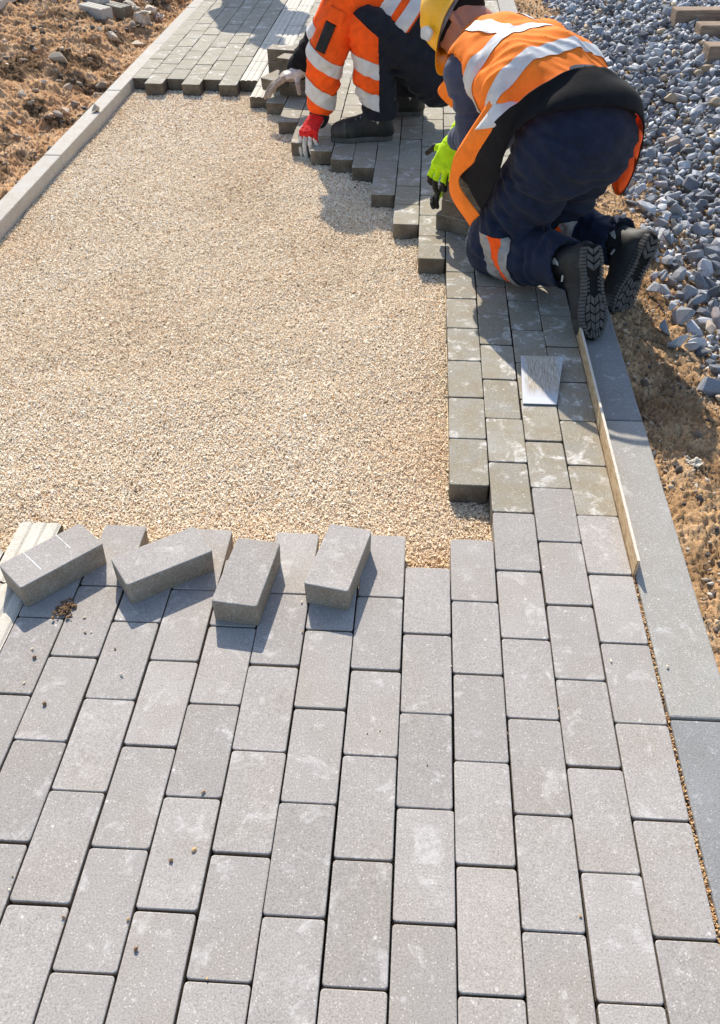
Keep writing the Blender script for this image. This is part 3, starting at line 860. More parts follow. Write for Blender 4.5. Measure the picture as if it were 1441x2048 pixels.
# crumbs of soil and single chippings on the near paving
k = NT('soil_crumb'); k.set(Base_Color=k.ramp(k.noise(200), (.3, (.10, .055, .025)), (.65, (.27, .16, .08))), Roughness=1.0); M['crumb'] = k.m
n = 90
a = RNG.uniform(0, 6.28, n); r_ = np.abs(RNG.normal(0, 1, n))
c0 = unproject(131, 1221)
P = np.column_stack([c0[0] + r_ * .014 * np.cos(a), c0[1] + r_ * .014 * np.sin(a), RNG.uniform(.002, .007, n)])
o = instance_stuff('soil_clod', P, RNG.uniform(.004, .012, n), RNG.uniform(0, 1, n), M['crumb'], None, 8)
tag(o, 'small brown soil clod crumbled over the paving joint near the chalk-marked block')
pts = [(170, 1236, .006), (171, 1266, .006), (183, 1266, .005), (231, 1299, .006), (243, 1351, .008), (90, 1410, .010), (66, 1299, .007), (70, 1316, .01), (49, 1367, .007), (408, 1585, .007), (343, 1722, .007), (389, 1701, .008), (257, 1840, .006), (272, 1900, .008), (128, 1836, .005), (604, 1205, .006), (605, 1265, .005), (1161, 1833, .006), (1222, 1323, .006), (1335, 1335, .006), (1336, 1333, .005), (415, 1958, .005), (20, 1780, .005), (26, 1752, .004), (903, 1333, .004), (735, 1468, .003), (855, 1530, .003), (760, 1462, .003), (1118, 1418, .004), (1016, 1468, .004)]
P = np.array([np.append(unproject(x, y)[:2], s_ * .35) for x, y, s_ in pts])
tag(instance_stuff('crumbs', P, np.array([q[2] for q in pts]) * 1.15, RNG.choice([.02, .1, .4, .6, 1.0], len(pts)), M['chip'], None, 9), 'scattered stone crumbs on the near grey paving')

# pebbles mixed into the soil
def pebbles(name, n, xr, yr, hf, smin, smax, seed, parent, lo=.0, hi=1.0, emb=.15):
    rg = np.random.default_rng(seed)
    x = rg.uniform(*xr, n); y = yr[0] + (yr[1] - yr[0]) * rg.uniform(0, 1, n)
    m = fbm(x * 3, y * 3, s=seed, oct=3) > -0.35
    x, y = x[m], y[m]
    s_ = smin + (smax - smin) * rg.uniform(0, 1, len(x)) ** 4
    mg = Merge()
    pro = [rock_mesh('pebble', M['pebble'], seed * 10 + i, .5, 12, (1.1, .85, .62), .5) for i in range(10)]
    zz = hf(x, y)
    for i in range(len(x)):
        mg.add(random.choice(pro), Matrix.LocRotScale(Vector((x[i], y[i], zz[i] + s_[i] * emb)), Euler((random.gauss(0, .4), random.gauss(0, .4), random.uniform(0, 6.28))), Vector((s_[i],) * 3)), float(np.clip(rg.beta(1.3, 1.6) * (hi - lo) + lo, 0, 1)))
    return tag(mg.build(name, M['pebble'], parent), kind='stuff')
pebbles('pebbles', 5200, (-3.7, XL0 - .01), (2.2, 7.4), h_left, .006, .055, 31, sl, .15, 1.0)
pebbles('pebbles', 11000, (XR1 + .004, 1.0), (0.3, 4.5), h_right, .0025, .020, 32, sr)
pebbles('pebbles', 2500, (XR1 + .004, 1.0), (4.2, 7.5), h_right, .006, .03, 33, sr)
# ------------------------------------------------------------------ figure toolkit: smooth solids on a grid
def V3(*a): return np.array(a, float)
def unit(v):
    v = np.asarray(v, float); return v / np.linalg.norm(v)
class Solid:
    """a smooth union of tapered limbs; evaluated on a grid and meshed as one surface"""
    def __init__(self, k=0.03): self.p, self.k, self.cut, self.folds, self.sub = [], k, [], [], []
    def limb(self, a, b, ra, rb, flat=None, s=1.0, k=None):
        self.p.append((V3(*a), V3(*b), ra, rb, None if flat is None else unit(flat), s, self.k if k is None else k)); return self
    def chain(self, pts, rad, **kw):
        for i in range(len(pts) - 1): self.limb(pts[i], pts[i + 1], rad[i], rad[i + 1], **kw)
        return self
    def ball(self, c, r, flat=None, s=1.0, k=None): return self.limb(c, V3(*c) + V3(0, 0, 1e-4), r, r, flat, s, k)
    def plane(self, p, n, r=0.004): self.cut.append((V3(*p), unit(n), r)); return self      # removes the side n points to
    def carve(self, a, b, ra, rb): self.sub.append((V3(*a), V3(*b), ra, rb)); return self
    def fold(self, ax, amp, hi, lo, seed, c=None, r=None, ridge=False): self.folds.append((unit(ax), amp, hi, lo, seed, None if c is None else V3(*c), r, ridge)); return self
    def bounds(self, pad):
        A = np.array([q[0] for q in self.p] + [q[1] for q in self.p]); Rr = max(max(q[2], q[3]) / min(q[5], 1) for q in self.p)
        lo, hi = np.full(3, 1e9), np.full(3, -1e9)
        for a, b, ra, rb, fl, s, k in self.p:
            m = max(ra, rb) / min(s, 1)
            lo = np.minimum(lo, np.minimum(a, b) - m); hi = np.maximum(hi, np.maximum(a, b) + m)
        return lo - pad, hi + pad
    def __call__(self, P):
        d = None
        for a, b, ra, rb, fl, s, k in self.p:
            ba = b - a; pa = P - a
            if fl is not None:
                pa = pa + np.outer(pa @ fl, fl) * (s - 1); ba = ba + fl * (ba @ fl) * (s - 1)
            h = np.clip(pa @ ba / max(ba @ ba, 1e-12), 0, 1)
            e = np.linalg.norm(pa - h[:, None] * ba, axis=1) - (ra + (rb - ra) * h)
            if fl is not None and s < 1: e = e * (0.5 + 0.5 / s) if False else e
            if d is None: d = e
            else:
                t = np.clip(0.5 + 0.5 * (e - d) / k, 0, 1)
                d = e * (1 - t) + d * t - k * t * (1 - t)
        for ax, amp, hi, lo, seed, c, r, ridge in self.folds:
            m = np.abs(d) < 0.035
            if c is not None: m &= np.sum((P - c) ** 2, 1) < 4 * r * r
            if not m.any(): continue
            X = P[m]
            Q = X * lo + np.outer(X @ ax, ax) * (hi - lo)
            n = vnoise(Q[:, 0], Q[:, 1], Q[:, 2], seed)
            if ridge: n = 1 - 2.2 * np.abs(n)
            if c is not None: n = n * np.exp(-np.sum((X - c) ** 2, 1) / (r * r))
            d[m] -= amp * n
        for a, b, ra, rb in self.sub:
            ba = b - a; pa = P - a
            h = np.clip(pa @ ba / (ba @ ba), 0, 1)
            e = np.linalg.norm(pa - h[:, None] * ba, axis=1) - (ra + (rb - ra) * h)
            d = np.maximum(d, -e)
        for p, n, r in self.cut:
            e = (P - p) @ n
            t = np.clip(0.5 - 0.5 * (e - d) / r, 0, 1)
            d = e * (1 - t) + d * t + r * t * (1 - t)
        return d

def net(solid, h, pad=0.02):
    """surface of a Solid as vertices and quads"""
    lo, hi = solid.bounds(pad)
    n = np.ceil((hi - lo) / h / 4).astype(int) * 4 + 4
    cn = n // 4 + 1
    cx = [lo[i] + np.arange(cn[i]) * h * 4 for i in range(3)]
    C = np.stack(np.meshgrid(*cx, indexing='ij'), -1).reshape(-1, 3)
    dc = solid(C).reshape(cn)
    near = np.abs(dc) < h * 4 * 1.7
    m = np.zeros(n, bool); sgn = np.ones(n, np.float32)
    up = lambda a: np.repeat(np.repeat(np.repeat(a, 4, 0), 4, 1), 4, 2)
    nn = near.copy()
    for ax in range(3):
        nn[tuple(slice(1, None) if i == ax else slice(None) for i in range(3))] |= near[tuple(slice(None, -1) if i == ax else slice(None) for i in range(3))]
        nn[tuple(slice(None, -1) if i == ax else slice(None) for i in range(3))] |= near[tuple(slice(1, None) if i == ax else slice(None) for i in range(3))]
    m = up(nn)[:n[0], :n[1], :n[2]]
    D = np.where(up(dc)[:n[0], :n[1], :n[2]] > 0, 1.0, -1.0)
    ii = np.argwhere(m)
    D[m] = solid(lo + ii * h)
    inside = D < 0
    s = inside.astype(np.int8)
    cells = np.zeros(tuple(n - 1), np.int8)
    for dx in (0, 1):
        for dy in (0, 1):
            for dz in (0, 1):
                cells += s[dx:n[0] - 1 + dx, dy:n[1] - 1 + dy, dz:n[2] - 1 + dz]
    act = (cells > 0) & (cells < 8)
    ci = np.argwhere(act)
    vid = np.full(act.shape, -1, np.int64); vid[act] = np.arange(len(ci))
    acc = np.zeros((len(ci), 3)); cntv = np.zeros(len(ci))
    corners = [np.array(c) for c in ((0, 0, 0), (1, 0, 0), (0, 1, 0), (1, 1, 0), (0, 0, 1), (1, 0, 1), (0, 1, 1), (1, 1, 1))]
    for a in range(8):
        for ax in range(3):
            if corners[a][ax]: continue
            p = ci + corners[a]; q = p.copy(); q[:, ax] += 1
            da = D[tuple(p.T)]; db = D[tuple(q.T)]
            c = (da < 0) != (db < 0)
            t = np.where(c, da / np.where(np.abs(da - db) < 1e-9, 1, da - db), 0)
            pt = p + 0.0; pt[:, ax] += t
            acc[c] += pt[c]; cntv[c] += 1
    V = lo + acc / cntv[:, None] * h
    F = []
    for ax in range(3):
        o1, o2 = [(1, 2), (2, 0), (0, 1)][ax]
        sl = [slice(None)] * 3
        A = inside[tuple(slice(0, -1) if i == ax else slice(None) for i in range(3))]
        B = inside[tuple(slice(1, None) if i == ax else slice(None) for i in range(3))]
        e = np.argwhere(A != B)
        e = e[(e[:, o1] > 0) & (e[:, o2] > 0) & (e[:, o1] < n[o1] - 1) & (e[:, o2] < n[o2] - 1)]
        q = []
        for da, db in ((0, 0), (-1, 0), (-1, -1), (0, -1)):
            c = e.copy(); c[:, o1] += da; c[:, o2] += db
            q.append(vid[tuple(c.T)])
        q = np.stack(q, 1)
        fl = ~A[tuple(e.T)]
        q[fl] = q[fl][:, ::-1]
        F.append(q)
    F = np.concatenate(F); F = F[(F >= 0).all(1)]
    return V, F

def relax(V, F, it=2, lam=0.5):
    E = np.concatenate([F[:, [0, 1]], F[:, [1, 2]], F[:, [2, 3]], F[:, [3, 0]]]); E = np.concatenate([E, E[:, ::-1]])
    deg = np.bincount(E[:, 0], minlength=len(V))[:, None]
    for _ in range(it):
        S = np.stack([np.bincount(E[:, 0], weights=V[E[:, 1], i], minlength=len(V)) for i in range(3)], 1)
        V = V + lam * (S / np.maximum(deg, 1) - V)
    return V

def solid_mesh(name, solid, h, mat, it=2):
    V, F = net(solid, h)
    V = relax(V, F, it)
    return mesh_from(name, V, F, mat, True)

def slice_mesh(name, me, planes, mat, off=0.0025, keep=None, origin=None, thick=0.0):
    """the piece of a garment between planes (p, n: removes the side n points to), lifted off along its normals"""
    bm = bmesh.new(); bm.from_mesh(me)
    for p, n in planes:
        bmesh.ops.bisect_plane(bm, geom=list(bm.verts) + list(bm.edges) + list(bm.faces), plane_co=Vector(p), plane_no=Vector(n), clear_outer=True, dist=1e-6)
    if keep is not None:
        bad = [f for f in bm.faces if not keep(np.array(f.calc_center_median()), np.array(f.normal))]
        bmesh.ops.delete(bm, geom=bad, context='FACES')
    seen, isl = set(), []
    for f in bm.faces:
        if f in seen: continue
        stack, comp = [f], []
        seen.add(f)
        while stack:
            q = stack.pop(); comp.append(q)
            for e in q.edges:
                for g_ in e.link_faces:
                    if g_ not in seen: seen.add(g_); stack.append(g_)
        isl.append(comp)
    if len(isl) > 1:
        isl.sort(key=len)
        bmesh.ops.delete(bm, geom=[f for c in isl[:-1] for f in c], context='FACES')
    bm.normal_update()
    nr = {v: v.normal.copy() for v in bm.verts}
    if thick:
        old = list(bm.faces)
        rr = bmesh.ops.extrude_face_region(bm, geom=old, use_keep_orig=True)
        new = {e for e in rr['geom'] if isinstance(e, bmesh.types.BMVert)}
        for v in new: v.co += v.normal * off if v.normal.length else Vector((0, 0, 0))
        m2 = bpy.data.meshes.new(name); bm.to_mesh(m2); bm.free()
    else:
        for v, n_ in nr.items(): v.co += n_ * off
        m2 = bpy.data.meshes.new(name); bm.to_mesh(m2); bm.free()
    m2.polygons.foreach_set('use_smooth', np.ones(len(m2.polygons), bool))
    m2.materials.clear(); m2.materials.append(mat)
    return m2

def cloth(name, col, var=0.15, scale=30, rough=0.9, weave=900, sheen=0.0, dirt=None, dirt_amt=0.0, bumpd=0.002):
    k = NT(name)
    v = k.co.outputs['Object']
    n1 = k.noise(scale, v, 4, 0.6); n2 = k.noise(weave, v, 2, 0.6)
    c = k.mix(1.0, tuple(col), k.ramp(n1, (0.3, 1 - var), (0.5, 1.0), (0.7, 1 + var)), 'MULTIPLY')
    c = k.mix(1.0, c, k.ramp(n2, (0.3, 0.85), (0.7, 1.15)), 'MULTIPLY')
    if dirt:
        n3 = k.noise(11, v, 6, 0.72, dist=.5)
        c = k.mix(k.math('MULTIPLY', k.ramp(n3, (0.52, 0.0), (0.72, 1.0)), dirt_amt), c, dirt)
    k.set(Base_Color=c, Roughness=rough)
    k.b.inputs['Specular IOR Level'].default_value = 0.25
    if sheen:
        k.b.inputs['Sheen Weight'].default_value = sheen
        k.b.inputs['Sheen Roughness'].default_value = 0.5
    h = k.math('ADD', n1, k.math('MULTIPLY', n2, 0.15))
    k.set(Normal=k.bump(h, 0.5, bumpd))
    return k.m
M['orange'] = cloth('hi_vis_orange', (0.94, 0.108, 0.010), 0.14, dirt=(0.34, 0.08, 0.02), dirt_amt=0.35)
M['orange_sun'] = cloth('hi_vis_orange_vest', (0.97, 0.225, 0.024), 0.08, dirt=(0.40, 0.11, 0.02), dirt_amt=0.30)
M['tape'] = cloth('reflective_tape', (0.60, 0.60, 0.59), 0.10, rough=0.45, weave=700, dirt=(0.36, 0.33, 0.29), dirt_amt=0.5)
M['tape_worn'] = cloth('worn_reflective_tape', (0.30, 0.295, 0.285), 0.25, rough=0.6, dirt=(0.16, 0.14, 0.12), dirt_amt=0.7)
M['navy'] = cloth('navy_work_cloth', (0.0105, 0.0175, 0.040), 0.30, dirt=(0.03, 0.035, 0.05), dirt_amt=0.35, sheen=0.05)
M['black'] = cloth('black_fleece', (0.0055, 0.0055, 0.007), 0.3, dirt=(0.025, 0.025, 0.025), dirt_amt=0.4, sheen=0.0)
M['charcoal'] = cloth('charcoal_work_cloth', (0.013, 0.015, 0.022), 0.25, dirt=(0.035, 0.035, 0.045), dirt_amt=0.4, sheen=0.06)
M['blue_grey'] = cloth('blue_grey_knit', (0.050, 0.060, 0.105), 0.15, weave=500, sheen=0.15)
M['glove_green'] = cloth('lime_glove', (0.50, 0.78, 0.012), 0.12)
M['rubber'] = cloth('dark_rubber_coating', (0.022, 0.021, 0.020), 0.25, rough=0.7, dirt=(0.08, 0.07, 0.06), dirt_amt=0.6)
M['glove_red'] = cloth('red_glove', (0.62, 0.020, 0.018), 0.15)
M['glove_white'] = cloth('white_glove_coating', (0.62, 0.58, 0.53), 0.12, dirt=(0.30, 0.26, 0.22), dirt_amt=0.8)
M['glove_grip'] = cloth('soiled_glove_fingers', (0.34, 0.28, 0.23), 0.25, dirt=(0.16, 0.13, 0.10), dirt_amt=0.8)
M['boot'] = cloth('black_boot_leather', (0.028, 0.028, 0.027), 0.2, rough=0.6, dirt=(0.07, 0.066, 0.055), dirt_amt=0.7)
M['toe'] = cloth('scuffed_toe_cap', (0.055, 0.053, 0.048), 0.3, rough=0.55, dirt=(0.16, 0.15, 0.13), dirt_amt=0.7)
M['sole'] = cloth('boot_sole_rubber', (0.085, 0.084, 0.080), 0.3, rough=0.8, dirt=(0.12, 0.11, 0.095), dirt_amt=0.6)
M['groove'] = cloth('boot_sole_groove', (0.008, 0.008, 0.008), 0.2)
M['boot_trim'] = cloth('pale_boot_trim', (0.55, 0.53, 0.48), 0.1)
M['skin'] = cloth('skin', (0.46, 0.20, 0.13), 0.10, scale=60, rough=0.55)
M['hair'] = cloth('black_hair', (0.010, 0.008, 0.007), 0.3)
k = NT('yellow_helmet_plastic')
n1 = k.noise(14, None, 5, .7); n2 = k.noise(160, None, 3, .7)
c = k.mix(k.math('MULTIPLY', k.ramp(n2, (.58, 0.), (.68, 1.)), k.ramp(n1, (.42, 0.), (.62, .7))), (0.90, 0.45, 0.004), (0.16, 0.09, 0.02))
k.set(Base_Color=c, Roughness=k.ramp(n1, (.3, .3), (.7, .5))); M['helmet'] = k.m
k = NT('white_plastic'); k.set(Base_Color=k.ramp(k.noise(40), (.3, (.55, .53, .48)), (.7, (.74, .72, .67))), Roughness=.45); M['clip'] = k.m
k = NT('grey_strap'); k.set(Base_Color=k.ramp(k.noise(90), (.3, (.10, .10, .11)), (.7, (.20, .20, .21))), Roughness=.8); M['strap'] = k.m

def frame(x, z):
    x = unit(x); z = np.asarray(z, float); z = unit(z - x * (z @ x)); return np.stack([x, np.cross(z, x), z], 1)

def glove(name, parent, o, Mx, side, curl, main, dip, thumb=((.6, .75, -.3), (.8, .4, -.6)), spread=0.0, h=0.0026, dip_from=0.5, sc=1.08, cuff=None, cuff_mat=None, palm_dip=True):
    """work glove with palm, four unequal bent fingers and a thumb; side +1 right hand, -1 left"""
    o = V3(*o)
    T = lambda p: o + Mx @ (V3(p[0], p[1] * side, p[2]) * sc)
    S = Solid(0.010)
    kn = [(.088, .034), (.093, .011), (.088, -.012), (.079, -.033)]
    segs = [(.044, .027, .022), (.049, .031, .023), (.045, .029, .022), (.035, .022, .020)]
    for i, (x, y) in enumerate(kn):
        S.limb(T((0.0, y * .62, 0)), T((x, y, 0.002)), .0165 * sc, .0135 * sc, k=.014)
    S.limb(T((-.02, 0, 0)), T((.03, 0, 0)), .027 * sc, .027 * sc, k=.02)
    S.limb(T((.02, .028, -.008)), T((.055, .026, -.010)), .017, .014, k=.02)
    for i, (x, y) in enumerate(kn):
        p = np.array([x, y, 0.0]); a = 0.0; yaw = spread * (1.5 - i) / 1.5
        for j in range(3):
            a += math.radians(curl[i][j] if isinstance(curl[i], (tuple, list)) else curl[i])
            d = np.array([math.cos(a) * math.cos(yaw), math.sin(yaw) * math.cos(a), -math.sin(a)])
            q = p + d * segs[i][j]
            r0 = (.0112, .0102, .0094)[j]; r1 = (.0102, .0094, .0085)[j]
            S.limb(T(p), T(q), r0 * sc, r1 * sc, k=.0035); p = q
    p = np.array([.028, .032, -.010])
    for j, d in enumerate(thumb):
        q = p + unit(d) * (.040, .032)[j]
        S.limb(T(p), T(q), (.0145, .0118)[j], (.0118, .0100)[j], k=.006); p = q
    S.fold(Mx[:, 0], 0.0016, 150, 45, 7)
    me = solid_mesh(name, S, h, main, 1)
    me.materials.append(dip)
    n = len(me.polygons)
    cc = np.empty(n * 3, np.float32); me.polygons.foreach_get('center', cc); nn = np.empty(n * 3, np.float32); me.polygons.foreach_get('normal', nn)
    L = ((cc.reshape(-1, 3) - o) @ Mx) / sc; N = nn.reshape(-1, 3) @ Mx
    L[:, 1] *= side
    wob = 0.006 * vnoise(L[:, 0] * 90, L[:, 1] * 90, L[:, 2] * 90, 3)
    tip = (L[:, 0] + wob > .088 + dip_from * .06) | (L[:, 2] + wob < -.030 - dip_from * .02) | ((L[:, 1] > .062 + wob))
    pal = (N[:, 2] < -.35) & (L[:, 0] > .0) if palm_dip else np.zeros(n, bool)
    me.polygons.foreach_set('material_index', (tip | pal).astype(np.int32))
    g = link(name, me, parent)
    if cuff_mat:
        Sc = Solid(0.01); Sc.limb(T((-.045, 0, 0)), T((-.005, 0, 0)), .036, .033, flat=Mx[:, 2], s=1.12); Sc.fold(Mx[:, 0], .002, 260, 20, 4)
        link('cuff', solid_mesh('cuff', Sc, .003, cuff_mat, 1), g)
    return g

HW = [(0, .020), (.012, .031), (.05, .0375), (.10, .034), (.14, .035), (.19, .0475), (.23, .0465), (.262, .036), (.282, .020), (.29, .006)]
def hw(x): return float(np.interp(x, [a for a, _ in HW], [b for _, b in HW]))
def prism_bm(bm, poly, z0, z1, T):
    a = [bm.verts.new(T((x, y, z0))) for x, y in poly]; b = [bm.verts.new(T((x, y, z1))) for x, y in poly]
    n = len(poly)
    bm.faces.new(a); bm.faces.new(b[::-1])
    for i in range(n): bm.faces.new((a[i], b[i], b[(i + 1) % n], a[(i + 1) % n]))
def boot(parent, heel, Mx, side, tread=True, label=None, h=0.0045):
    """heel: point under the heel edge on the sole plane; Mx columns: toe direction, left, up; side +1 right, -1 left foot"""
    heel = V3(*heel)
    T = lambda p: heel + Mx @ V3(p[0], p[1] * side, p[2])
    S = Solid(0.03)
    S.limb(T((.045, 0, .055)), T((.21, .004, .042)), .043, .040)
    S.limb(T((.20, .004, .040)), T((.246, .002, .040)), .046, .043, flat=Mx[:, 2], s=1.06)
    S.limb(T((.055, 0, .07)), T((.050, 0, .175)), .049, .056)
    S.limb(T((.11, 0, .09)), T((.20, .002, .058)), .036, .030)
    S.limb(T((.012, 0, .03)), T((.03, 0, .03)), .02, .03)
    S.plane(T((0, 0, .016)), -Mx[:, 2], .003)
    S.plane(T((0, 0, .195)), Mx[:, 2], .006)
    S.fold(Mx[:, 0], 0.0030, 95, 16, 5, T((.13, 0, .09)), .09)
    S.fold(Mx[:, 2], 0.0022, 70, 14, 6, T((.05, 0, .12)), .07)
    ub = link('boot', solid_mesh('boot', S, h, M['boot'], 1), parent)
    if label: ub['label'] = label
    bm = bmesh.new()
    xs = np.concatenate([np.linspace(0, .03, 5), np.linspace(.05, .25, 11), np.linspace(.262, .29, 5)])
    arch = lambda x: 0.0
    poly = [(x, hw(x)) for x in xs] + [(x, -hw(x)) for x in xs[::-1]]
    prism_bm(bm, poly, 0.005 if tread else 0.0, .020, T)
    so = link('sole', bm_mesh('sole', bm, M['groove'] if tread else M['sole']), ub)
    link('toe_cap', slice_mesh('toe_cap', ub.data, [(T((.222, 0, 0)), -Mx[:, 0])], M['toe'], .0016), ub)
    link('collar', slice_mesh('collar', ub.data, [(T((0, 0, .168)), -Mx[:, 2]), (T((0, 0, .188)), Mx[:, 2])], M['rubber'], .003), ub)
    bm = bmesh.new()
    # welt: notched rim of the sole, seen from the side
    nx = 26
    for i in range(nx if tread else 0):
        x0 = .006 + i * (.276 / nx); x1 = x0 + .276 / nx * .80
        for s_ in (1, -1):
            prism_bm(bm, [(x0, s_ * (hw(x0) - .010)), (x1, s_ * (hw(x1) - .010)), (x1, s_ * (hw(x1) + .0025)), (x0, s_ * (hw(x0) + .0025))], -.001, .0185, T)
    if tread:
        for x in np.arange(.012, .082, .0235):         # chevrons under the heel
            for s_ in (1, -1):
                w_ = hw(x + .01) - .013
                prism_bm(bm, [(x + .004, s_ * .0015), (x + .020, s_ * .0015), (x + .020 - .016, s_ * w_), (x + .004 - .016 + .006 * (x < .02), s_ * w_)], -.003, .006, T)
        for x in np.arange(.098, .145, .012):          # shank bars
            for s_ in (1, -1): prism_bm(bm, [(x, s_ * .016), (x + .006, s_ * .016), (x + .006, s_ * (hw(x) - .012)), (x, s_ * (hw(x) - .012))], .0, .006, T)
        for i, x in enumerate(np.arange(.150, .272, .0265)):   # angular forefoot lugs
            w_ = hw(x + .012) - .013
            if w_ < .008: continue
            for s_ in (1, -1):
                prism_bm(bm, [(x + .012, s_ * .0015), (x + .033, s_ * .0015), (x + .022, s_ * w_ * .48), (x + .001, s_ * w_ * .48)], -.003, .006, T)
                prism_bm(bm, [(x - .002, s_ * (w_ * .48 + .0035)), (x + .019, s_ * (w_ * .48 + .0035)), (x + .027, s_ * w_), (x + .006, s_ * w_)], -.003, .006, T)
    if tread: tag(link('tread', bm_mesh('tread', bm, M['sole']), ub), kind='stuff')
    else: bm.free()
    # pale flashes on the quarter and a heel tab
    def patch(pts, y_, th=.0022):
        for s_ in (1, -1):
            bm = bmesh.new()
            prism_bm(bm, [(x, z) for x, z in pts], s_ * y_, s_ * (y_ + th), lambda p: T((p[0], p[2], p[1])))
            link('trim', bm_mesh('trim', bm, M['boot_trim']), ub)
    patch([(.030, .128), (.052, .150), (.060, .146), (.050, .128), (.056, .108), (.046, .110)], .0515)
    patch([(.085, .098), (.105, .104), (.106, .097), (.088, .091)], .0455)
    if not tread: patch([(.072, .098), (.084, .098), (.068, .060), (.056, .064)], .0475)
    if not tread:
        for x, z in ((.105, .1235), (.128, .1155), (.151, .1075), (.174, .0985)):
            lb_ = bmesh.new()
            pr = [(y, z + .0035 - 9 * y * y) for y in np.linspace(-.024, .024, 7)]
            prism_bm(lb_, pr + [(y, q - .007) for y, q in pr[::-1]], x - .003, x + .003, lambda p: T((p[2], p[0], p[1])))
            link('lace', bm_mesh('lace', lb_, M['strap']), ub)
    return ub, T

def sheet_mesh(name, G_, mat, thick=0.004, mat_in=None, smooth=True):
    """cloth panel from a grid of points (rows, cols, 3) with thickness; the inner face may have its own material"""
    G_ = np.asarray(G_, float); r, c, _ = G_.shape
    du = np.gradient(G_, axis=1); dv = np.gradient(G_, axis=0)
    N = np.cross(du, dv); N /= np.linalg.norm(N, axis=2)[..., None] + 1e-12
    A = G_.reshape(-1, 3); B = (G_ - N * thick).reshape(-1, 3)
    idx = np.arange(r * c).reshape(r, c); n = r * c
    F = [(idx[i, j], idx[i, j + 1], idx[i + 1, j + 1], idx[i + 1, j]) for i in range(r - 1) for j in range(c - 1)]
    nf = len(F)
    F += [tuple(n + q for q in f[::-1]) for f in F]
    rim = list(idx[0]) + list(idx[1:, -1]) + list(idx[-1, -2::-1]) + list(idx[-2:0:-1, 0])
    F += [(rim[(i + 1) % len(rim)], rim[i], n + rim[i], n + rim[(i + 1) % len(rim)]) for i in range(len(rim))]
    me = mesh_from(name, np.concatenate([A, B]), np.array(F), mat, smooth)
    if mat_in:
        me.materials.append(mat_in)
        mi = np.zeros(len(me.polygons), np.int32); mi[nf:2 * nf] = 1
        me.polygons.foreach_set('material_index', mi)
    return me

def grid_through(rows, nu, nv):
    """smooth grid through a coarse grid of control points (Catmull-Rom)"""
    R_ = np.asarray(rows, float)
    def cr(P, n):
        P = np.concatenate([2 * P[:1] - P[1:2], P, 2 * P[-1:] - P[-2:-1]])
        m = len(P) - 3; t = np.linspace(0, m, n); i = np.minimum(t.astype(int), m - 1); f = (t - i).reshape((-1,) + (1,) * (P.ndim - 1))
        a, b, c, d = P[i], P[i + 1], P[i + 2], P[i + 3]
        return 0.5 * (2 * b + (c - a) * f + (2 * a - 5 * b + 4 * c - d) * f ** 2 + (3 * b - a - 3 * c + d) * f ** 3)
    return np.swapaxes(cr(np.swapaxes(cr(R_, nu), 0, 1), nv), 0, 1)
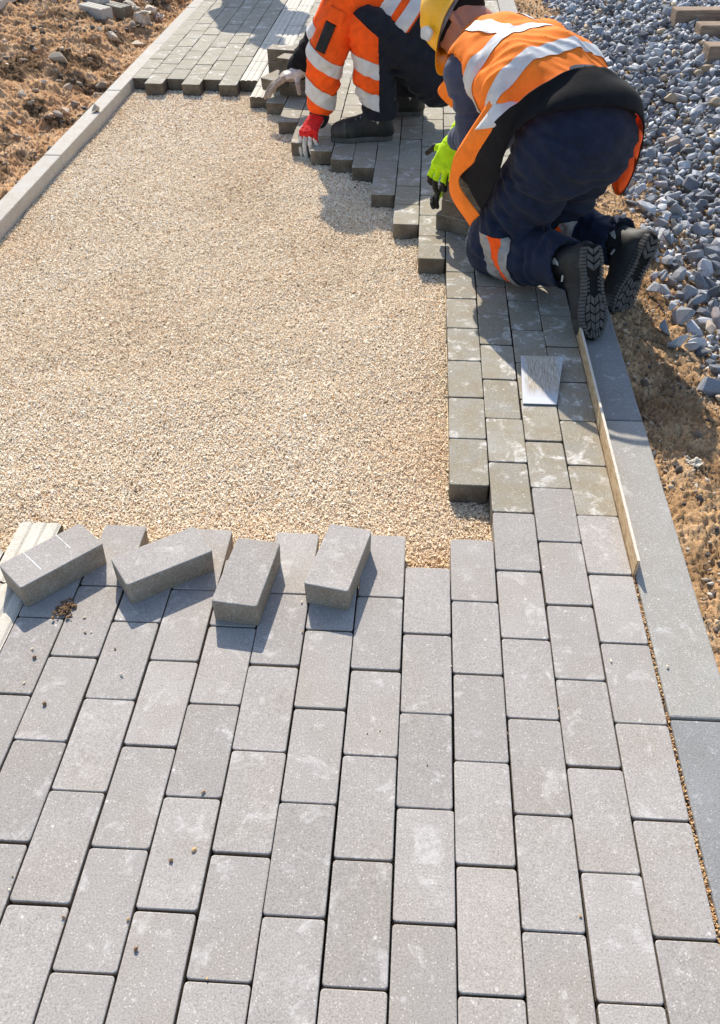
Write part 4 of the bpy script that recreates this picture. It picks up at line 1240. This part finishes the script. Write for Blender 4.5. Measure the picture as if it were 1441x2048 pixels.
# ------------------------------------------------------------------ heads
def put_head(B, head, up, face, sid, root, put, h=.0058):
    hd = lambda f, l, u: head + face * f + sid * l + up * u
    B.limb(hd(-.012, 0, .035), hd(.012, 0, .04), .078, .074, flat=sid, s=1.08)
    B.limb(hd(.045, 0, -.03), hd(.072, 0, -.085), .052, .026)                     # jaw and chin
    B.limb(hd(-.03, .0, -.06), hd(.04, 0, -.07), .055, .040)
    B.limb(hd(.092, 0, .0), hd(.112, 0, -.028), .009, .014, k=.012)                # nose
    B.limb(hd(.085, 0, -.058), hd(.089, 0, -.062), .014, .014, k=.012)             # mouth
    for s_ in (1, -1):
        B.limb(hd(-.012, s_ * .074, -.018), hd(-.022, s_ * .082, .022), .010, .015, k=.006, flat=sid, s=1.7)   # ears
        B.limb(hd(-.008, s_ * .072, -.035), hd(-.006, s_ * .074, -.028), .008, .008, k=.006)
        B.limb(hd(.075, s_ * .03, .018), hd(.075, s_ * .034, .018), .014, .012, k=.014)
    put(link('body', solid_mesh('body', B, h, M['skin'], 1), root))
    # hair / dark cap under the helmet
    Hh = Solid(.02)
    Hh.limb(hd(-.02, 0, .05), hd(.02, 0, .055), .084, .080, flat=sid, s=1.05); Hh.limb(hd(-.07, 0, .0), hd(-.055, 0, .05), .042, .05)
    Hh.limb(hd(-.005, .062, .02), hd(.05, .055, .045), .022, .03); Hh.limb(hd(-.005, -.062, .02), hd(.05, -.055, .045), .022, .03)
    Hh.fold(up, .003, 60, 60, 2)
    put(link('hair', solid_mesh('hair', Hh, .005, M['hair'], 1), root))
    # helmet: thin dome with rim, peak at the front
    nu, nv = 48, 18
    def shell(off):
        Vv = []
        for j in range(nv + 1):
            t = j / nv * math.pi / 2
            for i in range(nu):
                a = 2 * math.pi * i / nu
                r = math.sin(t) ** .85
                ff, ll = math.cos(a) * r * (.121 + off), math.sin(a) * r * (.106 + off)
                uu = (.142 + off) * math.cos(t) ** .9 + .022 + (.006 * math.cos(4 * a) * math.sin(t * 2))
                if abs(math.sin(a)) < .22: uu += .006 * math.sin(t * 2)
                if j == nv: uu = .022 - .006 * math.cos(a)
                Vv.append(hd(ff - .005, ll, uu))
        # rim and peak
        for w_, dz in ((.5, -.004), (1.0, -.010)):
            for i in range(nu):
                a = 2 * math.pi * i / nu
                pk = max(0, math.cos(a)) ** 1.6 * .046 + .010
                ff, ll = math.cos(a) * (.121 + off + pk * w_), math.sin(a) * (.106 + off + .010 * w_ + max(0, math.cos(a)) * .012 * w_)
                Vv.append(hd(ff - .005, ll, .022 - .006 * math.cos(a) + dz - .016 * w_ * max(0, math.cos(a))))
        return Vv
    A, Bv = shell(0), shell(-.0035)
    n = len(A); Ff = []
    rows = nv + 3
    for j in range(rows - 1):
        for i in range(nu):
            a, b = j * nu + i, j * nu + (i + 1) % nu
            Ff.append((a, a + nu, b + nu, b)); Ff.append((n + a, n + b, n + b + nu, n + a + nu))
    for i in range(nu):
        a, b = (rows - 1) * nu + i, (rows - 1) * nu + (i + 1) % nu
        Ff.append((a, n + a, n + b, b))
    me = mesh_from('helmet', np.array(A + Bv), np.array(Ff), M['helmet'], True)
    bm = bmesh.new(); bm.from_mesh(me); bmesh.ops.remove_doubles(bm, verts=list(bm.verts), dist=.0004); bmesh.ops.recalc_face_normals(bm, faces=bm.faces); bm.to_mesh(me); bm.free()
    hel = put(link('helmet', me, root))
    # clip sockets on the helmet's sides, harness strap inside
    for s_ in (1, -1):
        bm = bmesh.new()
        prism_bm(bm, [(.018, .030), (.050, .030), (.056, .062), (.030, .078), (.010, .058)], s_ * .106, s_ * .122, lambda p: Vector(hd(p[0] + .03, p[2] * .99, p[1] - .004)))
        bmesh.ops.bevel(bm, geom=list(bm.edges), offset=.003, segments=2, affect='EDGES')
        put(link('clip', bm_mesh('clip', bm, M['clip']), hel))
    pts = []
    for i in range(25):
        a = math.pi * (0.15 + 1.7 * i / 24)
        pts.append([hd(math.cos(a) * .103, math.sin(a) * .094, .012 + .006 * math.sin(3 * a)), hd(math.cos(a) * .105, math.sin(a) * .096, .036)])
    put(link('strap', sheet_mesh('strap', np.array(pts), M['strap'], .003), hel))

# ------------------------------------------------------------------ kneeling worker
def kneeling_worker():
    F_, R_ = V3(-.66, .75, 0), V3(.75, .66, 0); F_ = unit(F_); R_ = unit(R_); Z = V3(0, 0, 1)
    kneeL = V3(.158, 2.42, .082); kneeR = kneeL + R_ * .27
    hipL = V3(.315, 2.27, .47); hipR = hipL + R_ * .165
    pel = (hipL + hipR) / 2 + Z * .03
    mid = V3(.275, 2.49, .60); upp = V3(.145, 2.70, .615); neck = V3(.080, 2.790, .650)
    shL = V3(.055, 2.655, .585); shR = shL + R_ * .37 + Z * .02
    elL = V3(.090, 2.63, .385); wrL = V3(.020, 2.785, .335)
    elR = shR + V3(-.06, .05, -.24); wrR = V3(.06, 2.98, .16)
    head = V3(.020, 2.855, .688)
    # boots first: the soles face back towards the camera
    toeL, heelL = V3(.462, 1.948, .015), V3(.428, 2.065, .268)
    toeR, heelR = V3(.578, 2.190, -.03), V3(.672, 2.290, .205)
    def bframe(toe, heel, n):
        x = unit(toe - heel); return frame(x, -unit(n))
    ML = bframe(toeL, heelL, V3(.42, -.87, -.2)); MR = bframe(toeR, heelR, V3(.42, -.88, -.12))
    root = tag(empty('person', (.28, 2.45, 0)), 'person kneeling in orange and black vest, navy trousers and yellow helmet, hands on blocks', 'person')
    inv = Matrix.Translation((-.28, -2.45, 0))
    def put(o):
        if o.parent is root: o.matrix_parent_inverse = inv
        return o
    put(boot(root, heelL, ML, -1)[0]); put(boot(root, heelR, MR, 1)[0])
    ankL = heelL + ML @ V3(.055, 0, .13); ankR = heelR + MR @ V3(.055, 0, .13)
    # body: one continuous figure under the clothes
    B = Solid(.04)
    B.chain([pel, mid, upp], [.10, .10, .10], flat=R_, s=.75); B.chain([upp, neck], [.10, .055]); B.limb(neck, head, .055, .06)
    for h_, kn, an in ((hipL, kneeL, ankL), (hipR, kneeR, ankR)): B.chain([h_, kn, an], [.085, .055, .042])
    for s_, e_, w_ in ((shL, elL, wrL), (shR, elR, wrR)): B.chain([upp, s_, e_, w_], [.08, .055, .04, .03])
    up = unit(V3(-.74, .58, .34)); face = unit(V3(-.30, -.10, -.95) - up * (V3(-.30, -.10, -.95) @ up)); sid = np.cross(up, face)
    if sid @ R_ > 0: sid = -sid                                  # sid points to his left
    put_head(B, head, up, face, sid, root, put)
    # trousers
    T_ = Solid(.045)
    T_.limb(hipL, hipR - R_ * .012, .126, .122); T_.limb(pel + Z * .06 + F_ * .03, pel + Z * .02 - F_ * .02, .13, .13, flat=R_, s=.8)
    for h_, kn, an in ((hipL, kneeL, ankL), (hipR, kneeR, ankR)):
        T_.limb(h_, kn + Z * .015, .114, .090); T_.limb(kn, kn + (an - kn) * .5, .080, .079, k=.02); T_.limb(kn + (an - kn) * .5, an, .079, .076, k=.02); T_.carve(an + unit(an - kn) * .035, an + unit(an - kn) * .16, .082, .11)
    ax = unit(kneeL - hipL)
    T_.fold(unit(ax + F_ * .5), .013, 26, 5, 11, (kneeL + hipL) / 2 + Z * .02, .2, True); T_.fold(unit(ankL - kneeL), .012, 40, 9, 12, (kneeL + ankL) / 2, .17, True)
    T_.fold(unit(ankR - kneeR), .008, 42, 9, 13, (kneeR + ankR) / 2, .17, True); T_.fold(unit(V3(.5, -.3, 1)), .011, 24, 5, 14, pel - Z * .12, .22, True)
    T_.fold(unit(V3(.4, .2, 1)), .006, 52, 9, 15, None, None, True); T_.fold(unit(F_ - Z * .8), .009, 34, 6, 16, kneeL + (hipL - kneeL) * .35, .17, True)
    for kn, an in ((kneeL, ankL), (kneeR, ankR)): T_.plane(kn + (an - kn) * 1.0, an - kn, .006) if False else None
    tm = solid_mesh('trousers', T_, .0068, M['navy'], 1)
    tr = put(link('trousers', tm, root))
    for kn, an, other in ((kneeL, ankL, kneeR), (kneeR, ankR, kneeL)):
        d = unit(an - kn)
        near = lambda c, n_, kn=kn, an=an: np.linalg.norm((c - kn) - (an - kn) * np.clip((c - kn) @ (an - kn) / ((an - kn) @ (an - kn)), 0, 1)) < .30
        for a0, a1, m_ in ((.060, .098, 'tape'), (.098, .142, 'orange'), (.142, .182, 'tape')):
            put(link('reflective_band' if m_ == 'tape' else 'orange_band', slice_mesh('band', tm, [(kn + d * a1, d), (kn + d * a0, -d), (V3(0, 0, .186), Z), (kn + R_ * (.10 if kn is kneeL else .30), R_), (kn - R_ * (.30 if kn is kneeL else .10), -R_)], M['tape_worn' if m_ == 'tape' else m_], .0030, near), tr))
    # knitted sweater: torso and sleeves
    Sw = Solid(.035)
    Sw.chain([mid - Z * .03, upp], [.085, .10], flat=R_, s=.74); Sw.limb(upp, neck, .105, .062)
    Sw.limb(upp, shL, .10, .088); Sw.limb(shL, elL, .082, .060); Sw.limb(elL, wrL - unit(wrL - elL) * .03, .060, .042)
    Sw.limb(upp, shR, .10, .088); Sw.limb(shR, elR, .080, .060); Sw.limb(elR, wrR, .060, .042)
    Sw.fold(unit(elL - shL), .007, 46, 10, 21, (shL + elL) / 2, .16, True); Sw.fold(unit(wrL - elL), .008, 60, 12, 22, (elL + wrL) / 2, .1, True)
    put(link('sweater', solid_mesh('sweater', Sw, .006, M['blue_grey'], 1), root))
    # vest: upper part in orange
    sp = unit(pel - neck)                                        # down the back
    back = unit(np.cross(R_, sp)); back = back if back[2] > 0 else -back
    Ve = Solid(.04)
    Ve.chain([pel + sp * .10, mid, upp], [.142, .142, .130], flat=R_, s=.70); Ve.limb(upp, neck - sp * .01, .125, .080)
    Ve.limb(upp, shL + (upp - shL) * .12, .115, .100); Ve.limb(upp, shR + (upp - shR) * .12, .115, .100)
    Ve.carve(shL + (shL - upp) * .05 - R_ * .01, shL - R_ * .30 - Z * .16, .094, .12); Ve.carve(shR + R_ * .01, shR + R_ * .30 - Z * .16, .094, .12)
    Ve.carve(neck - sp * .03, head, .070, .115)
    hem = pel - sp * .004
    Ve.plane(hem + sp * .02, sp, .004)
    Ve.plane(pel - R_ * .15 - sp * .105 + back * .045, unit(sp * .55 - R_ * .25 - back * .8), .004)
    Ve.fold(unit(R_ * .9 + sp * .4), .011, 17, 4.5, 31, mid - R_ * .08, .3, True); Ve.fold(unit(sp + R_ * .3), .007, 24, 7, 32, shL + R_ * .05, .2, True); Ve.fold(unit(R_ - sp * .6), .006, 30, 6, 33, mid, .35, True)
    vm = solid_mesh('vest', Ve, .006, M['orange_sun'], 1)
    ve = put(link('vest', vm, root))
    for a0 in (.200, .372):
        c0 = neck + sp * a0
        put(link('reflective_band', slice_mesh('band', vm, [(c0 + sp * .050, sp), (c0, -sp)], M['tape'], .0028, lambda c, n_: (c - neck) @ back > -.13), ve))
    for s_ in (-1, 1):
        c0 = neck + R_ * (s_ * .105)
        put(link('reflective_band', slice_mesh('band', vm, [(c0 + R_ * .026, R_), (c0 - R_ * .026, -R_), (neck + sp * .205, sp)], M['tape'], .0034, lambda c, n_: n_ @ back > -.1 and (c - neck) @ sp > .0), ve))
    # vest: black lower part hanging open, orange on the inside
    top = [(.022, 2.415, .340), (.100, 2.315, .510), (.165, 2.250, .605), (.226, 2.262, .655), (.341, 2.318, .690), (.41, 2.342, .680), (.470, 2.372, .655), (.535, 2.43, .61), (.565, 2.48, .54), (.53, 2.55, .46), (.49, 2.60, .40)]
    hemp = [(.099, 2.314, .248), (.130, 2.266, .345), (.154, 2.246, .45), (.164, 2.240, .53), (.232, 2.185, .603), (.350, 2.165, .638), (.495, 2.225, .616), (.575, 2.300, .560), (.584, 2.35, .42), (.562, 2.375, .275), (.505, 2.46, .29)]
    top, hemp = np.array(top), np.array(hemp)
    for A_ in (top, hemp): A_[1:5] += V3(-.006, -.014, .003)
    top[3:8] += back * .010 + sp * .014
    midp = (top + hemp) / 2 + back * .016 - R_ * .006 * np.array([1, 1, 1, 1, 0, 0, 0, -1, -1, -1, -1])[:, None]
    Gs = grid_through(np.stack([top, midp, hemp]), 24, 110)
    tt = np.linspace(0, 1, Gs.shape[0])[:, None]; uu = np.linspace(0, 1, Gs.shape[1])[None, :]
    Gs += back * (.007 * np.sin(uu * 31 + 2 * tt) * tt + .007 * vnoise(uu * 22 + 0 * tt, tt * 5 + 0 * uu, None, 4))[..., None]
    for _ in range(4):
        dd = T_(Gs.reshape(-1, 3)).reshape(Gs.shape[:2]); side_ = np.clip(-((Gs - pel) @ R_) / .2, 0, 1)
        Gs += np.clip(.016 - dd, 0, .05)[..., None] * (back * (1 - side_)[..., None] - R_ * side_[..., None])
        for _k in range(14):
            Gs[1:-1, 1:-1] = .5 * Gs[1:-1, 1:-1] + .125 * (Gs[:-2, 1:-1] + Gs[2:, 1:-1] + Gs[1:-1, :-2] + Gs[1:-1, 2:])
            Gs[-1, 1:-1] = .5 * Gs[-1, 1:-1] + .25 * (Gs[-1, :-2] + Gs[-1, 2:])
    sk = put(link('vest_skirt', sheet_mesh('vest_skirt', Gs, M['black'], -.004, M['orange']), ve))
    # orange trim and panel along the left front edge
    outer = [(.150, 2.375, .610), (.112, 2.345, .600), (.065, 2.348, .533), (.029, 2.384, .452), (.005, 2.416, .373), (.002, 2.424, .270), (.075, 2.344, .197)]
    inner = [(.250, 2.33, .600), (.212, 2.270, .604), (.181, 2.240, .580), (.121, 2.288, .500), (.069, 2.343, .408), (.030, 2.390, .327), (.099, 2.312, .249)]
    outer, inner = np.array(outer), np.array(inner)
    Gp = grid_through(np.stack([outer, (outer + inner) / 2 - R_ * .006, inner]), 12, 60)
    uu = np.linspace(0, 1, Gp.shape[1])[None, :]; tt = np.linspace(0, 1, Gp.shape[0])[:, None]
    Gp = Gp - R_ * .007 - R_ * (.004 * np.sin(uu * 13 + 3 * tt))[..., None]
    put(link('front_edge', sheet_mesh('front_edge', Gp, M['orange_sun'], .004), ve))
    n0, n1 = int(.14 * Gp.shape[1]), int(.42 * Gp.shape[1])
    Gt = Gp[2:9, n0:n1].copy() - R_ * .003
    put(link('reflective_band', sheet_mesh('reflective_band', Gt, M['tape'], .002), ve))
    fl = np.array([[(.02, 2.88, .560), (.073, 2.831, .545)], [(-.028, 2.946, .489), (.059, 2.847, .50)], [(-.048, 2.968, .44), (.053, 2.854, .465)], [(.002, 2.912, .405), (.047, 2.861, .420)]])
    put(link('front_edge', sheet_mesh('front_edge', grid_through(fl, 16, 8), M['orange_sun'], .004), ve))
    return dict(shL=shL, wrL=wrL, wrR=wrR, root=root, put=put, F=F_, R=R_, ve=ve)

W2 = kneeling_worker()
def kneeling_hands(w):
    root, put = w['root'], w['put']
    # left hand lies over the top edge of the stack, fingers down its face
    o = V3(.016, 2.775, .325)
    Mx = frame(V3(-.25, -.18, -.55), V3(-.45, -.75, .45))
    put(glove('glove', root, o, Mx, -1, [(22, 30, 20), (18, 34, 22), (20, 36, 24), (26, 38, 26)], M['glove_green'], M['rubber'], ((.35, .95, .0), (.75, .6, -.2)), spread=.22, dip_from=.75, palm_dip=False, cuff_mat=M['glove_green']))
    o2 = V3(.062, 2.955, .128)
    Mx2 = frame(V3(-.72, -.62, -.10), V3(-.5, .6, .6))
    put(glove('glove', root, o2, Mx2, 1, [(12, 20, 16), (12, 22, 16), (14, 24, 18), (18, 26, 20)], M['glove_green'], M['rubber'], dip_from=.35, palm_dip=False, cuff_mat=M['glove_green']))
kneeling_hands(W2)
# ------------------------------------------------------------------ crouching worker
def crouching_worker():
    Z = V3(0, 0, 1)
    pel = V3(-.02, 3.99, .31); mid = V3(-.20, 3.99, .47); upp = V3(-.38, 4.0, .585); neck = V3(-.50, 4.0, .66); head = V3(-.615, 4.0, .715)
    shL, shR = V3(-.43, 3.84, .61), V3(-.44, 4.17, .61)
    elL, wrL = V3(-.545, 3.79, .36), V3(-.586, 3.808, .105)
    elR, wrR = V3(-.60, 4.20, .345), V3(-.745, 4.25, .175)
    hipL, hipR = V3(-.04, 3.89, .265), V3(-.03, 4.08, .27)
    kneeL, kneeR = V3(-.365, 3.79, .475), V3(-.40, 4.15, .42)
    ankL, ankR = V3(-.300, 3.785, .11), V3(-.165, 4.165, .11)
    root = tag(empty('person', (-.25, 3.95, 0)), 'person crouching in orange jacket, red and white gloves, raised knee with orange shin panel', 'person')
    inv = Matrix.Translation((.25, -3.95, 0))
    def put(o):
        if o.parent is root: o.matrix_parent_inverse = inv
        return o
    MB = frame(V3(-.98, -.17, 0), Z)
    put(boot(root, (-.245, 3.796, .004), MB, -1, False)[0]); put(boot(root, (-.105, 4.185, .004), MB, 1, False)[0])
    B = Solid(.04)
    B.chain([pel, mid, upp], [.10, .10, .10], flat=V3(0, 1, 0), s=.75); B.chain([upp, neck], [.10, .055]); B.limb(neck, head, .055, .06)
    for h_, kn, an in ((hipL, kneeL, ankL), (hipR, kneeR, ankR)): B.chain([h_, kn, an], [.085, .055, .042])
    for s_, e_, w_ in ((shL, elL, wrL), (shR, elR, wrR)): B.chain([upp, s_, e_, w_], [.08, .055, .04, .03])
    up = unit(V3(-.62, 0, .75)); face = unit(V3(-.75, 0, -.62)); sid = V3(0, -1, 0)
    put_head(B, head, up, face, sid, root, put, .007)
    # trousers
    T_ = Solid(.045)
    T_.limb(hipL, hipR, .128, .128); T_.limb(pel, pel + V3(-.05, 0, .07), .13, .125, flat=V3(0, 1, 0), s=.8)
    for h_, kn, an in ((hipL, kneeL, ankL), (hipR, kneeR, ankR)):
        T_.limb(h_, kn, .120, .084); T_.limb(kn, kn + (an - kn) * .55, .080, .082, k=.025); T_.limb(kn + (an - kn) * .55, an, .082, .080, k=.02)
    T_.plane(ankL + V3(0, 0, -.005), -Z, .005) ; 
    T_.fold(unit(hipL - kneeL), .007, 22, 5, 41, (hipL + kneeL) / 2, .25, True); T_.fold(Z + V3(.2, 0, 0), .010, 30, 9, 42, (kneeL + ankL) / 2, .18, True); T_.fold(unit(V3(.6, .1, -.8)), .006, 46, 9, 43, None, None, True)
    tm = solid_mesh('trousers', T_, .0065, M['charcoal'], 1)
    tr = put(link('trousers', tm, root))
    shin = lambda c, n_: np.linalg.norm((c - kneeL) - (ankL - kneeL) * np.clip((c - kneeL) @ (ankL - kneeL) / ((ankL - kneeL) @ (ankL - kneeL)), -.3, 1)) < .112 and c[1] < 3.97
    d = unit(V3(-.30, .0, -.95)); edge = (kneeL + V3(.045, 0, 0), unit(V3(1, .12, .02))); dtop = unit(V3(1.0, .25, -.42)); c0 = kneeL
    put(link('shin_panel', slice_mesh('shin_panel', tm, [(kneeL + Z * .012, unit(V3(.62, .1, .78))), (kneeL + d * .290, d), edge], M['orange'], .0035, shin), tr))
    for a0, a1 in ((.105, .165), (.225, .290)):
        put(link('reflective_band', slice_mesh('band', tm, [(kneeL + d * a1, d), (kneeL + d * a0, -d), edge], M['tape'], .0065, shin), tr))
    # jacket
    sp = unit(pel - upp)
    J = Solid(.035)
    J.chain([pel + V3(-.02, 0, .03), mid, upp], [.145, .150, .140], flat=V3(0, 1, 0), s=.74); J.limb(upp, neck, .12, .085)
    J.limb(upp, shL, .11, .098); J.limb(shL, elL, .093, .080, k=.025); J.limb(elL, elL + (wrL - elL) * .78, .079, .068, k=.02)
    J.limb(upp, shR, .11, .098); J.limb(shR, elR, .090, .074, k=.025); J.limb(elR, elR + (wrR - elR) * .9, .074, .056, k=.02)
    J.carve(neck + V3(-.03, 0, .02), head, .075, .12)
    J.fold(unit(elL - shL + V3(.3, 0, 0)), .011, 26, 7, 51, (shL + elL) / 2, .18, True); J.fold(unit(wrL - elL + V3(.25, 0, 0)), .015, 30, 8, 52, elL + (wrL - elL) * .35, .13, True)
    J.fold(unit(wrR - elR), .009, 50, 12, 53, (wrR + elR) / 2, .13, True); J.fold(sp, .007, 26, 6, 54, mid, .3, True)
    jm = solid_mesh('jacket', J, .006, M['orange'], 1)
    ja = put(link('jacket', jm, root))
    tors = lambda c, n_: c[0] > -.38 and np.linalg.norm(np.cross(c - pel, sp)) < .26 and not (np.linalg.norm((c - elL)) < .2)
    for a0, a1 in ((.225, .282), (.312, .372)):
        put(link('reflective_band', slice_mesh('band', jm, [(pel - sp * a1, -sp), (pel - sp * a0, sp)], M['tape'], .0035, tors), ja))
    put(link('lower_panel', slice_mesh('lower_panel', jm, [(pel - sp * .215, -sp)], M['charcoal'], .0030, lambda c, n_: c[0] > -.36), ja))
    dL = unit(wrL - elL); dU = unit(elL - shL); dR = unit(wrR - elR)
    armL = lambda c, n_: np.linalg.norm(np.cross(c - elL, dL)) < .13 and c[1] < 3.99 and c[2] < .46 and c[0] < -.40
    upL = lambda c, n_: c[1] < 3.98 and c[0] < -.41 and np.linalg.norm(np.cross(c - shL, dU)) < .125 and c[2] > .28
    armR = lambda c, n_: c[1] > 4.06 and c[0] < -.50 and c[2] < .45
    b_ = unit(dL + V3(.0, 0, 0) + V3(-.42, 0, .05))
    put(link('reflective_band', slice_mesh('band', jm, [(elL + dL * .048, b_), (elL - dL * .012, -b_)], M['tape'], .0035, armL), ja))
    put(link('reflective_band', slice_mesh('band', jm, [(elL + dL * .200, b_), (elL + dL * .128, -b_)], M['tape'], .0035, armL), ja))
    cu = Solid(.01); cu.limb(elL + dL * .165, wrL + dL * .022, .057, .045); cu.fold(dL, .004, 80, 12, 55)
    put(link('cuff', solid_mesh('cuff', cu, .005, M['charcoal'], 1), ja))
    put(link('reflective_band', slice_mesh('band', jm, [(elR + dR * .030, dR), (elR - dR * .030, -dR)], M['tape'], .0035, armR), ja))
    put(link('dark_sleeve', slice_mesh('dark_sleeve', jm, [(elR + dR * .030, -dR)], M['black'], .0030, armR), ja))
    # dark patch pocket with flap on the upper sleeve
    n_ = unit(V3(-.30, -.94, .12)); w_ = unit(np.cross(dU, n_)); dn = dU
    def patch(t0, t1, s0, s1, out, nm, mat, th, curve):
        g_ = []
        for t in np.linspace(t0, t1, 8):
            g_.append([shL + (elL - shL) * t + w_ * s_ + n_ * (out - curve * s_ * s_) for s_ in np.linspace(s0, s1, 8)])
        me = sheet_mesh(nm, np.array(g_), mat, th)
        bm = bmesh.new(); bm.from_mesh(me); bmesh.ops.recalc_face_normals(bm, faces=bm.faces); bm.to_mesh(me); bm.free()
        return put(link(nm, me, ja))
    patch(.46, .92, -.022, .026, .097, 'sleeve_pocket', M['rubber'], .014, 5.0)
    patch(.26, .47, -.046, .032, .101, 'pocket_flap', M['orange'], .012, 5.2)
    # dark inner layer at the open chest and collar
    I = Solid(.03); I.limb(mid + V3(-.06, 0, -.02), upp + V3(-.075, 0, -.045), .10, .105, flat=V3(0, 1, 0), s=.85); I.limb(upp, neck + V3(-.03, 0, -.01), .10, .075)
    I.fold(V3(0, 1, .3), .008, 40, 14, 57, None, None, True)
    put(link('inner_jacket', solid_mesh('inner_jacket', I, .007, M['black'], 1), root))
    # gloves
    put(glove('glove', root, (-.598, 3.792, .092), frame(V3(-.34, -.74, -.46), V3(-.35, -.35, .86)), -1, [(34, 22, 8), (36, 24, 8), (38, 24, 10), (40, 26, 12)], M['glove_red'], M['glove_white'],
              ((.3, .9, -.35), (.9, .25, -.3)), dip_from=.35, cuff_mat=M['glove_white'], palm_dip=True, spread=.10))
    put(glove('glove', root, (-.715, 4.225, .184), frame(V3(-.90, -.26, -.30), V3(-.22, .02, .97)), 1, [(14, 16, 14), (12, 18, 14), (14, 20, 16), (18, 22, 18)], M['glove_white'], M['glove_grip'],
              ((.35, .85, -.75), (.25, .35, -.95)), sc=1.18, dip_from=-.2, cuff_mat=M['glove_red']))
crouching_worker()

# ------------------------------------------------------------------ third worker, standing beyond the frame; his shadow falls on the far paving
def standing_worker(x, y):
    root = tag(empty('person', (x, y, 0)), 'person standing on the far pavement in work clothes, only their shadow in view', 'person')
    inv = Matrix.Translation((-x, -y, 0))
    def put(o):
        if o.parent is root: o.matrix_parent_inverse = inv
        return o
    o = V3(x, y, 0)
    P = lambda a, b, c: o + V3(a, b, c)
    hL, hR, kL, kR, aL, aR = P(.10, 0, .92), P(-.10, 0, .92), P(.13, -.03, .50), P(-.12, .02, .50), P(.14, .02, .11), P(-.13, .06, .11)
    ch, nk = P(0, -.02, 1.30), P(0, -.02, 1.46)
    sL, sR, eL, eR, wL, wR = P(.19, -.02, 1.38), P(-.19, -.02, 1.38), P(.27, .02, 1.10), P(-.26, .03, 1.10), P(.20, -.14, .92), P(-.20, -.12, .90)
    B = Solid(.04); B.chain([P(0, 0, .95), ch, nk, P(0, -.03, 1.58)], [.10, .12, .055, .07])
    for a, b, c in ((hL, kL, aL), (hR, kR, aR)): B.chain([a, b, c], [.085, .055, .042])
    for a, b, c in ((sL, eL, wL), (sR, eR, wR)): B.chain([ch, a, b, c], [.08, .055, .04, .03])
    put_head(B, P(0, -.04, 1.60), V3(0, 0, 1), V3(0, -1, 0), V3(1, 0, 0), root, put, .010)
    T_ = Solid(.05); T_.limb(hL, hR, .13, .13)
    for a, b, c in ((hL, kL, aL), (hR, kR, aR)): T_.chain([a, b, c], [.115, .085, .078])
    T_.fold(V3(0, 0, 1), .008, 30, 8, 61, None, None, True)
    put(link('trousers', solid_mesh('trousers', T_, .011, M['charcoal'], 1), root))
    J = Solid(.05); J.chain([P(0, 0, .90), ch], [.15, .155], flat=V3(1, 0, 0), s=.72); J.limb(ch, nk, .13, .075)
    for a, b, c in ((sL, eL, wL), (sR, eR, wR)): J.chain([ch, a, b, c], [.12, .09, .075, .06])
    J.fold(V3(0, 0, 1), .008, 26, 8, 62, None, None, True)
    put(link('jacket', solid_mesh('jacket', J, .011, M['orange'], 1), root))
    for s_, p in ((-1, aL), (1, aR)): put(boot(root, (p[0], p[1] + .05, .004), frame(V3(0, -1, 0), V3(0, 0, 1)), s_, False, h=.008)[0])
standing_worker(-1.62, 7.62)
